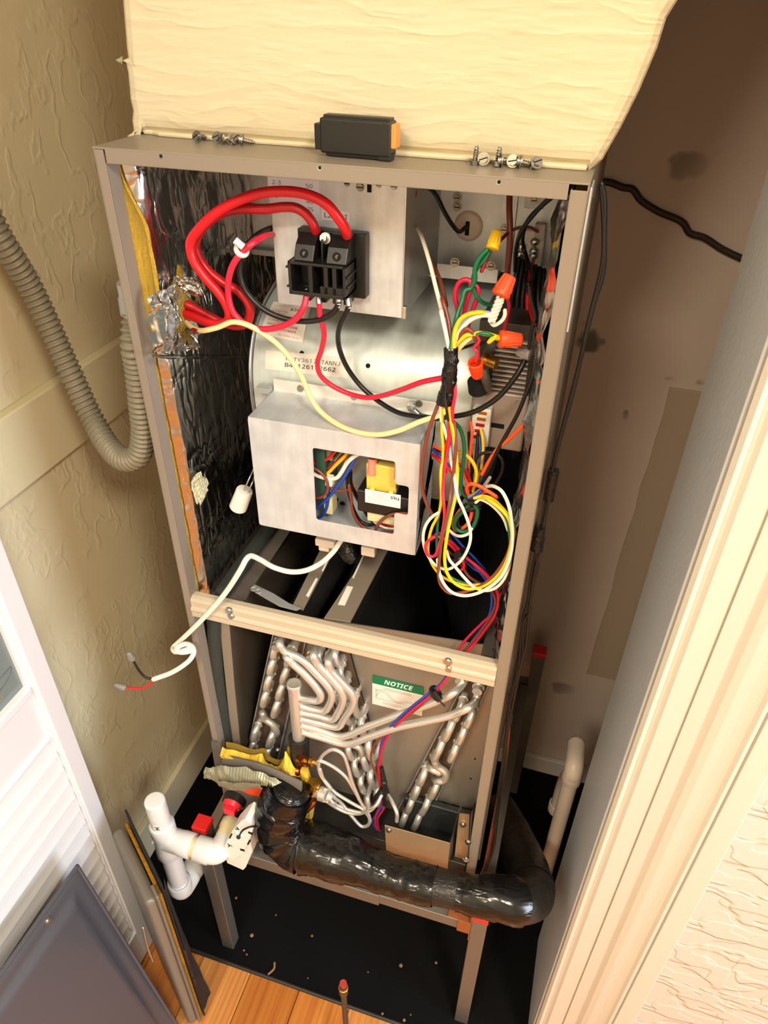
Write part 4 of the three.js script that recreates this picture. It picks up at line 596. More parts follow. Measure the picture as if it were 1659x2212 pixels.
{ // insulated suction line
  const s = thing('suction_line', 'thick black insulated refrigerant line running across the bottom front of the cabinet', 'refrigerant line');
  const pts = [at(630, 1702, .036), at(610, 1742, .044), at(604, 1786, .052), at(634, 1820, .057), at(690, 1838, .057), at(760, 1860, .057), at(840, 1890, .056), at(910, 1908, .056), at(990, 1926, .054), at(1060, 1938, .05), at(1115, 1946, .042), at(1150, 1938, .012), at(1142, 1885, -.07), at(1112, 1810, -.2), at(1082, 1750, -.33)];
  const cv = new THREE.CatmullRomCurve3(pts, false, 'centripetal'); const N = 1, R = .036;
  const seg = (a, b, r, m, sd, lab, nm) => { const L = cv.getLength(); const g = grid(26, Math.ceil((b - a) * 160) + 4, (u, v) => { const t = a + (b - a) * v, p = cv.getPointAt(t), tg = cv.getTangentAt(t); const n = V(0, 1, 0).addScaledVector(tg, -tg.y); if (n.length() < .35) n.set(0, 0, 1).addScaledVector(tg, -tg.z); n.normalize(); const bi = tg.clone().cross(n); const th = u * 6.28319; const k = r * (.9 + .1 * smooth(0, .1, t)) * (1 - .26 * smooth(.2, .31, p.x) * smooth(-.08, .02, p.z) + .16 * smooth(.44, .53, p.x) * smooth(-.08, .02, p.z)) + sd * (fbm(u, t * 1.0, 6, 40, 421, 3) - .5) + sd * .5 * ridge(u, t, 4, 60, 427, 2) ** 3; p.addScaledVector(n, Math.cos(th) * k).addScaledVector(bi, Math.sin(th) * k); p.u = u * .26; p.v = t * L; return p; }, .16); g.computeVertexNormals(); return part(nm, g, m, s, lab); };
  seg(0, 1, R, M.foam, .0015, 'matte black foam sleeve', 'foam_sleeve');
  seg(.0, .145, R + .0022, M.tape, .006, 'glossy black tape over the elbow', 'tape_wrap'); seg(.15, .36, R + .0022, M.tape, .006, 'glossy wrinkled black tape', 'tape_wrap'); seg(.395, .485, R + .002, M.tape, .005, 'short glossy band of black tape', 'tape_wrap'); seg(.575, .60, R + .0012, M.foam, .001, 'sleeve joint', 'sleeve_joint');
  part('sleeve_end', lathe([[0, .006], [.018, .005], [.028, .001], [.032, -.006]].reverse(), at(630, 1702, .036), at(638, 1680, .03)), M.tape, s);
}
{ // liquid line fittings
  const l = thing('liquid_line', 'brass and copper refrigerant fittings at the lower left of the coil', 'fittings');
  const Z = zoomf(420, 1330, 3.318);
  part('tee', mg([cyl(Z(745, 1040, .006), Z(800, 1035, .008), .006), cyl(Z(765, 1015, .008), Z(785, 1060, .008), .006)]), M.copper, l);
  part('flare_nut', mg([cyl(Z(800, 1040, .008), Z(825, 1042, .009), .0068, .0068, 6), cyl(Z(825, 1042, .009), Z(875, 1055, .010), .005, .003), cyl(Z(838, 1044, .009), Z(852, 1048, .01), .008, .0076, 6)]), M.brass, l);
  part('brass_valve', mg([cyl(Z(850, 1260, .02), Z(866, 1195, .018), .0105, .0098, 6), cyl(Z(840, 1290, .02), Z(850, 1255, .02), .0115, .0115, 8)]), M.brass, l);
  part('steel_nut', mg([cyl(Z(870, 1260, .02), Z(905, 1272, .022), .009), cyl(Z(905, 1272, .022), Z(950, 1290, .024), .0125, .0118, 6), cyl(Z(950, 1290, .024), Z(985, 1305, .024), .008, .006)]), M.alu, l);
  part('copper_line', tube([Z(760, 1425, .03), Z(810, 1385, .03), Z(850, 1340, .026), Z(850, 1290, .02)], .0052, 10), M.copper, l);
  part('copper_line', tube([Z(735, 1110, .004), Z(712, 1150, .008), Z(700, 1200, .01)], .009, 10), M.copper, l);
}
{ // capillary tubes
  const t = thing('distributor_tubes', 'bundle of thin bare aluminium capillary tubes looping at the bottom of the coil', 'capillary tubes');
  const Z = zoomf(420, 1330, 3.318); const w = (pts, r = .0028) => part('capillary', tube(pts.map(p => Z(p[0], p[1], p[2] ?? .012)), r, 8, 8), M.alu, t);
  w([[875, 1060], [900, 1040, .014], [990, 1080], [1080, 1150], [1140, 1240], [1190, 1330], [1250, 1430], [1260, 1470]]);
  w([[960, 1300, .022], [1000, 1345, .022], [1010, 1320], [980, 1240], [910, 1150], [890, 1080], [920, 1000], [1000, 960], [1060, 990], [1100, 1080], [1130, 1190], [1190, 1330], [1240, 1410]]);
  w([[900, 1100], [930, 1180], [1000, 1260], [1090, 1320], [1180, 1370], [1230, 1390], [1300, 1360], [1340, 1290, .0]]);
  w([[960, 1320, .022], [1040, 1365], [1120, 1395], [1200, 1410], [1270, 1390], [1320, 1330, .0]]);
  w([[980, 1290, .022], [1050, 1340], [1130, 1440], [1200, 1510], [1245, 1500], [1250, 1440], [1200, 1380, .006]]);
  w([[950, 1330, .022], [1020, 1375], [1100, 1410], [1190, 1415], [1240, 1380], [1240, 1310], [1260, 1230, -.02]], .0034);
  w([[1390, 1290, -.02], [1420, 1340, -.01], [1450, 1410, 0], [1450, 1470, 0]], .0034);
}
{ // bracket at the lower right
  const b = thing('sheet_metal_bracket', 'bare sheet metal angle bracket at the lower right front of the cabinet', 'bracket');
  const z = .004; const T = [[831, 1783], [972, 1822], [967, 1877], [850, 1844], [834, 1836]].map(p => at(p[0], p[1], z)).map(p => [p.x, p.y]);
  part('front_plate', uvw(ext(T, .0014, { bevel: .0003 }).translate(0, 0, z - .0014), .2), std(0xb79a78, .45, { metalness: .55 }), b);
  const c = [[970, 1822], [990, 1757], [1016, 1762], [1014, 1830], [1008, 1868], [980, 1872], [967, 1866]].map(p => at(p[0], p[1], z)).map(p => [p.x, p.y]);
  part('channel_back', uvw(ext([[992, 1757], [1014, 1760], [1010, 1868], [980, 1870]].map(p => at(p[0], p[1], -.012)).map(p => [p.x, p.y]), .0012).translate(0, 0, -.013), .2), std(0xb79a78, .45, { metalness: .55 }), b);
  const e = (A, B, m) => { const a0 = at(A[0], A[1], z), b0 = at(B[0], B[1], z); return part('channel_side', mg([grid(1, 6, (u, v) => { const p = a0.clone().lerp(b0, v); p.z += -.028 * u; p.x += .004 * u; return p; }, .2), grid(1, 6, (u, v) => { const p = a0.clone().lerp(b0, v); p.z += -.028 * (1 - u); p.x += .0012; return p; }, .2)]), std(0x9a9488, .4, { metalness: .6, side: THREE.DoubleSide }), b); };
  e([970, 1822], [990, 1757]); e([1016, 1762], [1010, 1868]); e([967, 1870], [970, 1822]);
  for (const p of [[1000, 1781, -.011], [1011, 1818, .004], [1007, 1855, .004], [840, 1792, .005]]) { const o = at(p[0], p[1], p[2]); part('screw', mg([cyl(o, o.clone().add(V(0, 0, .004)), .0036, .0032, 6), cyl(o, o.clone().add(V(0, 0, .0015)), .005)]), M.steel, b); }
}
{ // PVC condensate trap
  const d = thing('drain_trap', 'white PVC condensate tee and trap standing left of the stand leg', 'pipe fitting');
  const z = .085, p0 = at(340, 1730, z), x = at(352, 1790, z).x, yT = p0.y, yc = -1.048, r = .0168, rb = .0212;
  const vp = (a, b, q) => cyl(V(x, a, z), V(x, b, z), q);
  part('stub_cap', lathe([[0, 0], [r * .8, .0002], [r - .001, .001], [r, .004], [r, .09]], V(x, yT, z), V(x, -9, z)), M.pvc, d);
  const mk = canvasTex(64, 64, (g) => { g.fillStyle = '#eeede6'; g.fillRect(0, 0, 64, 64); g.strokeStyle = '#222'; g.lineWidth = 7; g.beginPath(); g.arc(32, 8, 18, .4, 2.7); g.stroke(); g.beginPath(); g.arc(32, 56, 18, 3.5, 5.9); g.stroke(); g.beginPath(); g.moveTo(32, 14); g.lineTo(32, 50); g.stroke(); });
  part('print_mark', grid(6, 4, (u, v) => { const a = -.1 + .75 * u; return V(x + Math.sin(a) * (r + .0004), yT - .046 - .018 * v, z + Math.cos(a) * (r + .0004)); }), std(0xffffff, .3, { map: mk, side: THREE.DoubleSide }), d, 'black printed mark');
  part('tee', mg([lathe([[r, 0], [rb, 0], [rb, .026], [rb - .0012, .03], [rb - .0012, .06], [rb, .064], [rb, .088], [r, .088]], V(x, yc + .044, z), V(x, -9, z)), lathe([[rb - .001, 0], [rb - .001, .028], [rb, .031], [rb, .052], [r, .052]], V(x, yc, z), V(9, yc, z))]), M.pvc, d);
  part('nub', new THREE.SphereGeometry(.004, 12, 8).translate(x - .0165, yc, z + .013), M.pvc, d);
  part('pipe', vp(yc - .03, -1.185, r), M.pvc, d);
  part('coupling', cyl(V(x + .045, yc, z), V(x + .066, yc, z), r), M.pvcOld, d);
  const ex = .031;
  part('elbow', mg([lathe([[r, 0], [rb, 0], [rb, .024], [rb - .001, .027]], V(x + .06, yc, z), V(9, yc, z)), tube([V(x + .08, yc, z), V(ex - .02, yc, z), V(ex - .006, yc, z - .004), V(ex, yc, z - .02), V(ex, yc, z - .03)], rb - .001, 24, 6)]), M.pvc, d);
  part('adapter', lathe([[rb - .001, 0], [rb - .001, .016], [rb + .001, .018], [rb + .001, .032], [r, .033]], V(ex, yc, z - .026), V(ex, yc, -9)), M.pvcOld, d);
  const yb = -1.215; part('trap_elbow', mg([lathe([[r, 0], [rb, 0], [rb, .02], [rb - .001, .022]], V(x, yb + .022, z), V(x, -9, z)), tube([V(x, yb + .01, z), V(x, yb - .006, z - .003), V(x, yb - .012, z - .02), V(x, yb - .012, z - .04)], rb - .001, 24, 6), lathe([[rb - .001, 0], [rb, .003], [rb, .025], [r, .025]], V(x, yb - .012, z - .036), V(x, yb - .012, -9))]), M.pvc, d);
  part('trap_pipe', cyl(V(x, yb - .012, z - .055), V(x, yb - .012, -.3), r), M.pvcDim, d);
  // overflow switch
  const f = thing('float_switch', 'white overflow switch box with printed icons beside the drain elbow', 'switch');
  const Z = zoomf(380, 1700, 6.145); const fz = .082; const poly = [[740, 590], [642, 780], [650, 900], [690, 960], [770, 978], [880, 900], [985, 690], [1020, 560], [985, 460], [920, 425], [850, 470]].map(p => Z(p[0], p[1], fz)).map(p => [p.x, p.y]);
  part('case', ext(poly, .032, { bevel: .002 }).translate(0, 0, fz - .032), M.whitePl, f);
  const low = [[660, 900], [690, 985], [905, 1080], [935, 1050], [1025, 840], [1000, 680]].map(p => Z(p[0], p[1], fz - .012)).map(p => [p.x, p.y]); part('lower_case', ext(low, .03, { bevel: .002 }).translate(0, 0, fz - .038), M.whitePl, f);
  part('neck', cyl(Z(1020, 430, fz - .02), Z(1045, 350, fz - .05), .012, .011), M.whitePl, f);
  part('collar', cyl(Z(1020, 350, fz - .05), Z(1028, 310, fz - .066), .0135), M.black, f);
  const ic = (X, Y, w, h, rot) => { const p = Z(X, Y, fz); w *= 1.5; h *= 1.35; const g = box(-w / 2, w / 2, -h / 2, h / 2, -.0003, .0004, 0); g.rotateZ(rot); g.translate(p.x, p.y, fz); part('printed_icon', g, M.black, f); };
  ic(815, 560, .005, .0015, .3); ic(820, 548, .0015, .005, .3); ic(728, 650, .0018, .013, -.35); ic(970, 735, .0018, .013, -.35); ic(715, 770, .006, .0015, -.3); ic(705, 782, .0015, .005, -.3); ic(990, 612, .005, .0045, -.3); ic(882, 835, .005, .0045, .2);
  const hub = Z(845, 635, fz + .001); part('hub', cyl(hub, hub.clone().add(V(0, 0, .003)), .0085, .007), M.whitePl, f); part('hub_grommet', cyl(hub, hub.clone().add(V(0, 0, .006)), .0042, .003), M.black, f);
  part('lead', tube([hub.clone().add(V(0, 0, .005)), Z(900, 565, fz + .012), Z(980, 530, fz + .01), Z(1075, 522, fz)], .0016, 7), wm.black, f);
  part('hub_print', box(hub.x - .001, hub.x + .008, hub.y - .037, hub.y - .0355, fz - .008, fz - .0075, 0), M.black, f);
}
{ // second white pipe behind on the right
  const p = thing('drain_pipe', 'dim white PVC pipe with an elbow standing by the rear wall on the right', 'pipe');
  const z = -.205, a = at(1239, 1664, z), x = a.x, r = .0138;
  part('pipe', cyl(V(x, a.y - .02, z), V(x, FL, z), r), M.pvcDim, p);
  part('elbow', mg([lathe([[r, 0], [.0172, 0], [.0172, .016], [.016, .018]], V(x, a.y - .03, z), V(x, 9, z)), tube([V(x, a.y - .02, z), V(x, a.y - .004, z), V(x, a.y + .006, z - .01), V(x, a.y + .006, z - .05)], .0162, 20, 6)]), M.pvcDim, p);
  part('branch', mg([tube([V(x, a.y + .006, z - .045), at(1232, 1668, z - .12), at(1218, 1690, z - .15), at(1202, 1745, z - .15)], r, 16, 6), lathe([[r, 0], [.0175, 0], [.0175, .024], [.015, .03], [.012, .03]], at(1204, 1735, z - .15), at(1193, 1780, z - .15))]), M.pvcDim, p);
}
{ // flexible conduit at the left wall
  const c = thing('flexible_conduit', 'grey ribbed flexible conduit looping down the left wall into the cabinet side', 'conduit');
  const pts = [V(-.266, 1.2, .03), V(-.264, .5, .02), V(-.25, .08, -.025), on(-30, 455, 0, -.228), on(0, 512, 0, -.222), on(60, 610, 0, -.215), on(100, 690, 0, -.205), on(150, 800, 0, -.185), on(200, 905, 0, -.16), on(235, 965, 0, -.125), on(268, 993, 0, -.09), on(298, 985, 0, -.062), on(310, 940, 0, -.045), on(305, 870, 0, -.034), on(297, 790, 0, -.026), on(290, 740, 0, -.021), V(-.018, -.17, -.045)];
  const cv = new THREE.CatmullRomCurve3(pts, false, 'centripetal'), L = cv.getLength(), fr = cv.computeFrenetFrames(1400);
  part('jacket', grid(18, 1400, (u, v) => { const i = Math.round(v * 1400), p = cv.getPointAt(v), th = u * 6.28319, ph = (v * L / .0078 - u) * 6.28319, k = .0142 + .0017 * Math.sin(ph); return p.addScaledVector(fr.normals[i], Math.cos(th) * k).addScaledVector(fr.binormals[i], Math.sin(th) * k); }), M.conduit, c);
  part('connector', mg([cyl(V(-.019, -.175, -.045), V(-.018, -.155, -.045), .018, .018, 8), cyl(V(-.024, -.15, -.045), V(-.0005, -.15, -.045), .017, .017, 8), cyl(V(-.018, -.16, -.045), V(-.018, -.14, -.045), .0165)]), M.galvPlain, c);
}
{ // cables on the right
  const fix = p => { if (p.x < .4495) p.x = .4495; return p; };
  const b = thing('black_cable', 'black cable pair hanging down outside the right side of the cabinet', 'cable');
  const zc = -.035; const run = (pts, r) => part('strand', tube(pts.map(p => fix(at(p[0], p[1], p[2] ?? zc))), r, 7, 6), wm.black, b);
  run([[1300, 398], [1306, 430], [1306, 500], [1303, 590], [1285, 650], [1262, 740], [1240, 840], [1215, 930], [1195, 1010], [1188, 1060], [1175, 1130], [1170, 1170], [1152, 1250], [1142, 1330], [1135, 1400], [1122, 1450], [1112, 1500], [1098, 1570], [1090, 1660], [1075, 1760], [1066, 1830], [1050, 1880]], .0021);
  run([[1298, 405], [1303, 470], [1302, 560], [1290, 620], [1272, 690], [1250, 790], [1224, 890], [1198, 990], [1190, 1050], [1178, 1110], [1158, 1200], [1162, 1220], [1152, 1262], [1144, 1310], [1148, 1320], [1134, 1335], [1128, 1420], [1112, 1480], [1100, 1530], [1092, 1610], [1080, 1700], [1068, 1790]], .0019);
  run([[1180, 1100], [1160, 1180], [1146, 1250], [1140, 1300], [1127, 1325], [1126, 1370], [1120, 1440], [1106, 1490], [1098, 1520], [1106, 1548], [1092, 1590], [1086, 1640], [1074, 1720]], .0016);
  part('tape_flag', mg([cyl(fix(at(1168, 1140, zc)), fix(at(1158, 1185, zc)), .006, .009, 6), cyl(fix(at(1160, 1165, zc)), at(1177, 1168, zc), .009, .003, 5)]), M.tape, b);
  part('tape_wrap', cyl(fix(at(1196, 1015, zc)), fix(at(1184, 1080, zc)), .0062, .0058, 9), M.tape, b);
  const c = thing('brown_cord', 'dark brown cord stretched across the rear wall right of the cabinet', 'cord');
  part('cord', tube([[1296, 392], [1320, 395], [1345, 405], [1366, 409], [1384, 432], [1420, 456], [1475, 481], [1490, 503], [1520, 513], [1560, 538], [1600, 557], [1640, 570]].map(p => at(p[0], p[1], RZ + .005)), .005, 8, 8), std(0x2a1a10, .6), c);
  const tg = thing('thin_wire_bundle', 'thin copper red wires hanging at the lower right outside the cabinet', 'wires');
  for (const [o, m] of [[0, wm.brown], [6, M.copper]]) part('strand', tube([[1098 + o, 1500], [1092 + o, 1600], [1076 + o, 1720], [1062 + o, 1790], [1046 + o, 1870], [1038 + o, 1890]].map(p => fix(at(p[0], p[1], zc - .006))), .002, 6, 6), m, tg);
}
{ // rubber mat
  const m = thing('rubber_mat', 'large black rubber mat lying under the stand on the closet floor', 'mat');
  part('sheet', box(LW + .002, .757, FL, FL + .004, RZ + .015, .083, .0015, .3), M.mat, m);
  part('rim', tube([V(LW + .003, FL + .004, .085), V(.2, FL + .004, .087), V(.755, FL + .004, .088)], .0042, 8, 4), std(0x25211f, .5), m);
  const d = solo('floor_debris', new THREE.BufferGeometry(), M.mat); d.geometry = mg([[544, 2021, .004], [674, 2022, .0025], [527, 2053, .002], [533, 2062, .002], [866, 2086, .004], [942, 2080, .003], [795, 2100, .0015], [826, 2190, .0025], [873, 2204, .003], [887, 2192, .0015], [665, 2113, .0015], [510, 1940, .003], [596, 1977, .0018]].map(q => { const p = on(q[0], q[1], 1, FL + .005); return new THREE.IcosahedronGeometry(q[2], 1).scale(1, .6, 1).translate(p.x, p.y + q[2] * .3, p.z); }).concat([tube([on(593, 2080, 1, FL + .006), on(592, 2092, 1, FL + .006), on(580, 2104, 1, FL + .006)], .0022, 6)])); d.material = std(0x8c6a48, .8); d.userData.kind = 'stuff'; d.userData.label = 'small crumbs and fiber scraps on the black mat';
  d.userData.category = 'debris';
}
{ // rod tool
  const t = thing('rod_tool', 'thin dark rod with a brass ring and red tip standing before the mat', 'tool');
  const z = .2, a = at(740, 2124, z), x = a.x + .001, y = a.y; part('rod', cyl(V(x + .004, FL, z), V(x, y - .028, z), .0045), std(0x2a2320, .4), t);
  part('sleeve', lathe([[.0045, 0], [.0068, .003], [.0068, .014], [.0058, .018], [.0056, .032], [0, .032]], V(x, y - .034, z), V(x, 9, z)), std(0x3a2a20, .4), t);
  part('brass_ring', new THREE.TorusGeometry(.0062, .0014, 8, 20).rotateX(Math.PI / 2).translate(x, y - .014, z), M.brass, t); part('red_tip', cyl(V(x, y - .003, z), V(x, y + .0012, z), .0057, .0052), std(0x9a2a26, .5), t);
}
{ // louvered door standing open along the left wall
  const d = struct('door_1'); const X = -.17; const q = (px, py) => on(px, py, 0, X);
  const ze = q(130, 1500).z, zs = q(87, 1500).z, zi = q(77, 1500).z, zw = zi + .52, top = .62, bot = FL + .008, m = M.doorWhite;
  const yg = q(62, 1493).y, yp = q(111, 1603).y;
  part('stile', box(X - .035, X, bot, top, ze, zs, .002), m, d); part('stile', box(X - .035, X, bot, top, zw, zw + .06, .002), m, d);
  part('bead', mg([box(X - .02, X - .003, bot + .12, top - .1, zs - .001, zs + .004, .0015), box(X - .02, X - .007, bot + .12, top - .1, zs + .003, zi + .002, .002)]), m, d);
  part('flat_panel', box(X - .022, X - .010, yp - .002, yg - .014, zi, zw, .001), m, d);
  part('rail', box(X - .026, X - .004, yg - .018, yg - .002, zi - .001, zw, .003), m, d); part('rail', box(X - .026, X - .005, yp - .006, yp + .003, zi - .001, zw, .0025), m, d);
  part('rail', box(X - .035, X, bot, bot + .1, zs - .001, zw + .001, .002), m, d); part('rail', box(X - .035, X, top - .1, top, zs - .001, zw + .001, .002), m, d);
  part('glass_pane', box(X - .020, X - .014, yg - .004, top - .1, zi, zw, .0005), M.glass, d);
  const leaf = [[0, 1466], [12, 1452], [24, 1440], [22, 1456], [12, 1476], [0, 1492]]; part('etched_leaf', tube(leaf.map(p => on(p[0], p[1], 0, X - .0138)), .0006, 5), std(0x4d5656, .5), d); part('etched_leaf', tube([[0, 1515], [4, 1508], [2, 1500], [0, 1498]].map(p => on(p[0], p[1], 0, X - .0138)), .0006, 5), std(0x8a7a60, .5), d);
  const y0 = q(345 / 3.108, 1500 + 340 / 3.108).y, y17 = q(885 / 3.108, 1500 + 1630 / 3.108).y, dy = (y0 - y17) / 17;
  const sg = box(0, .0065, -dy * 1.12, 0, zi - .001, zw, .0015);
  for (let i = 0; i < 40; i++) { const y = y0 - i * dy; if (y - dy < bot + .1) break; const s = part('slat', sg, m, d); s.position.set(X - .02, y, 0); s.rotation.z = .27; }
}
function bentPanel(p0, u, v, lu, lv, nrm, h, fl, mat, par, name) { // flanged sheet: border, rolled step, raised field
  const g = grid(70, 80, (a, b) => { const x = a * lu, y = b * lv, dd = Math.min(x, y, lu - x, lv - y); const k = h * smooth(fl, fl + .014, dd); const p = p0.clone().addScaledVector(u, x).addScaledVector(v, y).addScaledVector(nrm, k - (dd < .001 ? .003 : 0)); p.u = x; p.v = y; return p; }, .3);
  const bk = grid(2, 2, (a, b) => p0.clone().addScaledVector(u, (1 - a) * lu).addScaledVector(v, b * lv).addScaledVector(nrm, -.006), .3);
  return part(name, mg([g, bk]), mat, par);
}
{
  const d = thing('access_panel', 'large grey steel access panel leaning in the lower left foreground', 'panel');
  const X = -.12, p0 = on(170, 1872, 0, X), p1 = on(0, 2111, 0, X); const u = p1.clone().sub(p0).normalize(); const pb = on(400, 2240, 1, FL + .004); const vv = pb.clone().sub(p0); const lv = vv.length(); const v = vv.clone().normalize(); const n = v.clone().cross(u).normalize(); if (n.x < 0) n.negate();
  const P = std(0x4a4b52, .24, { side: THREE.DoubleSide });
  const s = bentPanel(p0, u, v, .445, lv, n, .007, .024, P, d, 'sheet');
  part('edge_flange', tube([p0.clone().addScaledVector(n, -.003), p0.clone().addScaledVector(u, .445).addScaledVector(n, -.003)], .0032, 8), P, d); part('edge_flange', tube([p0.clone().addScaledVector(n, -.003), p0.clone().addScaledVector(v, lv - .004).addScaledVector(n, -.003)], .0032, 8), P, d);
  const sc = p0.clone().addScaledVector(u, .445 * .36).addScaledVector(v, .016); const o = (() => { const r = on(106, 1974, 0, X + .01); return p0.clone().addScaledVector(u, r.clone().sub(p0).dot(u)).addScaledVector(v, .014); })(); part('panel_screw', mg([cyl(o, o.clone().addScaledVector(n, .0045), .0044, .004, 6), cyl(o, o.clone().addScaledVector(n, .0015), .006)]), M.steel, d);
}
{
  const d = thing('insulated_panel', 'second grey access panel seen edge-on with yellow insulation and black backing', 'panel');
  const z = .205, t = at(316, 1946, z), y1 = t.y, y0 = FL + .004; const dir = V(-.80, 0, -.60).normalize(), nn = V(.60, 0, -.80).normalize();
  const L = .15; const bar = (a0, a1, s0, s1, yb, yt, r) => { const g = box(s0, s1, yb, yt, a0, a1, r, .3); const m = new THREE.Matrix4().makeBasis(nn, UP, dir); m.setPosition(t.x, 0, t.z); g.applyMatrix4(m); if (m.determinant() < 0) { const ix = g.attributes.position; for (const nm of ['position', 'normal', 'uv']) { const at_ = g.attributes[nm], k = at_.itemSize, ar = at_.array; for (let i = 0; i < ar.length; i += 3 * k) for (let j = 0; j < k; j++) { const tt = ar[i + k + j]; ar[i + k + j] = ar[i + 2 * k + j]; ar[i + 2 * k + j] = tt; } } } return g; };
  part('sheet', bar(0, L, -.004, .017, y0, y1 - .012, .009), std(0x6c665c, .3), d);
  part('flange', bar(-.004, .02, .013, .0185, y0, y1 - .002, .002), std(0x6a6258, .35), d);
  part('insulation', bar(.002, L, .0185, .0245, y0, y1 - .012, .0025), std(0xb39a4c, 1, { map: fiberMap, bumpMap: bumpGrain, bumpScale: .003 }), d);
  const bf = bar(0, L, .0255, .0285, y0, y1 + .02, .0012); part('black_backing', bf, M.blackMatte, d);
  part('frayed_facing', grid(6, 30, (u, v) => { const y = (y1 - .02) + (y0 - y1 + .02) * v; const p = V(t.x, y, t.z).addScaledVector(nn, .029 + (.006 + .018 * v * v) * u + .003 * fbm(u, v, 5, 12, 501, 3)).addScaledVector(dir, .004 + .02 * u + .01 * fbm(u, v, 3, 9, 503, 3)); return p; }), std(0x241a14, .8, { side: THREE.DoubleSide }), d);
  part('latch', tube([at(309, 2004, z + .01), at(318, 2044, z + .012), at(330, 2076, z + .012)], .0022, 7), M.steel, d);
}
// ---------------------------------------------------------------- wires, one thing each
const ZA = zoomf(180, 220, 2.765), ZB = zoomf(740, 220, 2.765), ZC = zoomf(380, 640, 2.765), ZD = zoomf(820, 640, 3.318), ZF = zoomf(820, 1040, 3.318), ZH = zoomf(740, 1380, 3.318), ZE = zoomf(380, 1040, 2.765), ZN = zoomf(900, 600, 4.879), ZG = zoomf(900, 860, 5.53), ZT = zoomf(540, 360, 4.366);
function wire(label, col, r, segs, group) { // segs: [zoom, defaultZ, points], joined in order
  const raw = []; for (const [f, z, p] of segs) for (const q of p) raw.push([...f.px(q[0], q[1]), q[2] ?? z]);
  const keep = raw.filter((p, i) => i === 0 || i === raw.length - 1 || Math.hypot(p[0] - raw[i - 1][0], p[1] - raw[i - 1][1]) > 9);
  for (let k = 0; k < 2; k++) { const zz = keep.map(p => p[2]); for (let i = 1; i < keep.length - 1; i++) keep[i][2] = .25 * zz[i - 1] + .5 * zz[i] + .25 * zz[i + 1]; }   // even out the depth along the wire
  const pts = keep.map(p => at(...p));
  const t = thing('wire', label, 'wire', group); part('insulation', tube(pts, r * (r < .0031 ? .85 : .94), 9, 8), wm[col], t); return t;
}
function lug(t, a, b) { part('crimp_terminal', mg([cyl(a, b, .0034, .0030, 12), cyl(a.clone().lerp(b, -.35), a, .002, .0026, 8)]), M.steel, t); }
wire('thick red cable arching highest to the right terminal of the black breaker socket', 'red', .0054, [[ZA, -.055, [[1575, 795, -.074], [1565, 760, -.066], [1520, 690], [1450, 610], [1340, 556], [1200, 535], [1050, 548], [900, 600], [780, 672], [690, 760], [640, 840], [650, 930], [720, 1040], [800, 1130], [850, 1205], [872, 1270], [860, 1310], [820, 1328], [760, 1322], [650, 1280, -.058], [545, 1245, -.062], [500, 1225, -.07]]]]);
wire('thick red cable of the lower arch ending at the left terminal of the breaker socket', 'redDark', .0052, [[ZA, -.07, [[1388, 770, -.078], [1375, 735, -.072], [1330, 672], [1270, 635], [1200, 628], [1090, 640], [960, 637], [850, 655], [750, 715], [690, 790], [672, 870], [730, 990], [830, 1075], [930, 1135], [990, 1215], [988, 1300], [930, 1338], [850, 1325], [740, 1275], [640, 1220, -.06], [545, 1185, -.064], [500, 1170, -.07]]]]);
const w3 = wire('medium red wire curving from behind the heater box to the first lower terminal', 'pinkred', .0036, [[ZA, -.05, [[1150, 788, -.11], [1080, 802, -.07], [1010, 845], [925, 925], [880, 1010], [864, 1130], [892, 1250], [960, 1322], [1050, 1357], [1180, 1342], [1270, 1295], [1318, 1225], [1332, 1165, -.058]]]]); lug(w3, ZA(1333, 1165, -.058), ZA(1336, 1122, -.062));
const w4 = wire('black wire curving under the red one to the third lower terminal', 'black', .0034, [[ZA, -.06, [[1150, 745, -.12], [1090, 768, -.09], [1030, 805], [955, 890], [933, 985], [950, 1090], [1010, 1180], [1100, 1252], [1220, 1298], [1350, 1310], [1440, 1290], [1505, 1245], [1526, 1200]]]]); lug(w4, ZA(1526, 1210, -.06), ZA(1524, 1150, -.062));
wire('grey black wire close to the black one behind the red loop', 'grey', .0016, [[ZA, -.068, [[1100, 768, -.1], [1025, 815], [945, 905], [927, 1000], [945, 1090]]]]);
const w5 = wire('thin red wire from the second lower terminal sagging across the blower', 'pinkred', .0031, [[ZC, -.06, [[856, 40], [862, 120], [885, 220], [872, 310, -.075], [846, 400, -.085], [862, 470, -.09], [930, 532, -.095], [1030, 580, -.095], [1130, 605, -.09], [1220, 596, -.08], [1350, 556, -.06], [1470, 512, -.045], [1610, 484, -.038]]]]); lug(w5, ZC(856, 44, -.06), ZC(853, 6, -.062));
const w6 = wire('long black wire from the last lower terminal sweeping right to the grey wire nut', 'black', .0031, [[ZC, -.058, [[1033, 55], [1020, 95], [985, 165], [968, 240, -.075], [985, 340, -.09], [1035, 445, -.1], [1120, 552, -.1], [1230, 640, -.095], [1330, 695, -.085], [1430, 716, -.07]]], [ZD, -.06, [[340, 868], [430, 870], [540, 860], [640, 840], [740, 798], [850, 722], [950, 608], [1010, 520], [1045, 445, -.07]]]]); lug(w6, ZC(1034, 58, -.058), ZC(1028, 12, -.06));
wire('cream wire looping from the torn foil hole over the control box into the harness', 'cream', .0032, [[ZA, -.045, [[610, 1310, -.06], [645, 1345], [700, 1366], [800, 1348], [890, 1315], [970, 1328], [1050, 1368]]], [ZC, -.045, [[520, 215], [600, 280, -.055], [680, 368, -.06], [750, 478, -.065], [798, 590, -.07], [850, 672, -.066], [935, 745, -.052], [1050, 802, -.036], [1200, 826, -.032], [1320, 805, -.032], [1450, 752, -.033], [1600, 695, -.034]]], [ZD, -.034, [[480, 800]]]]);
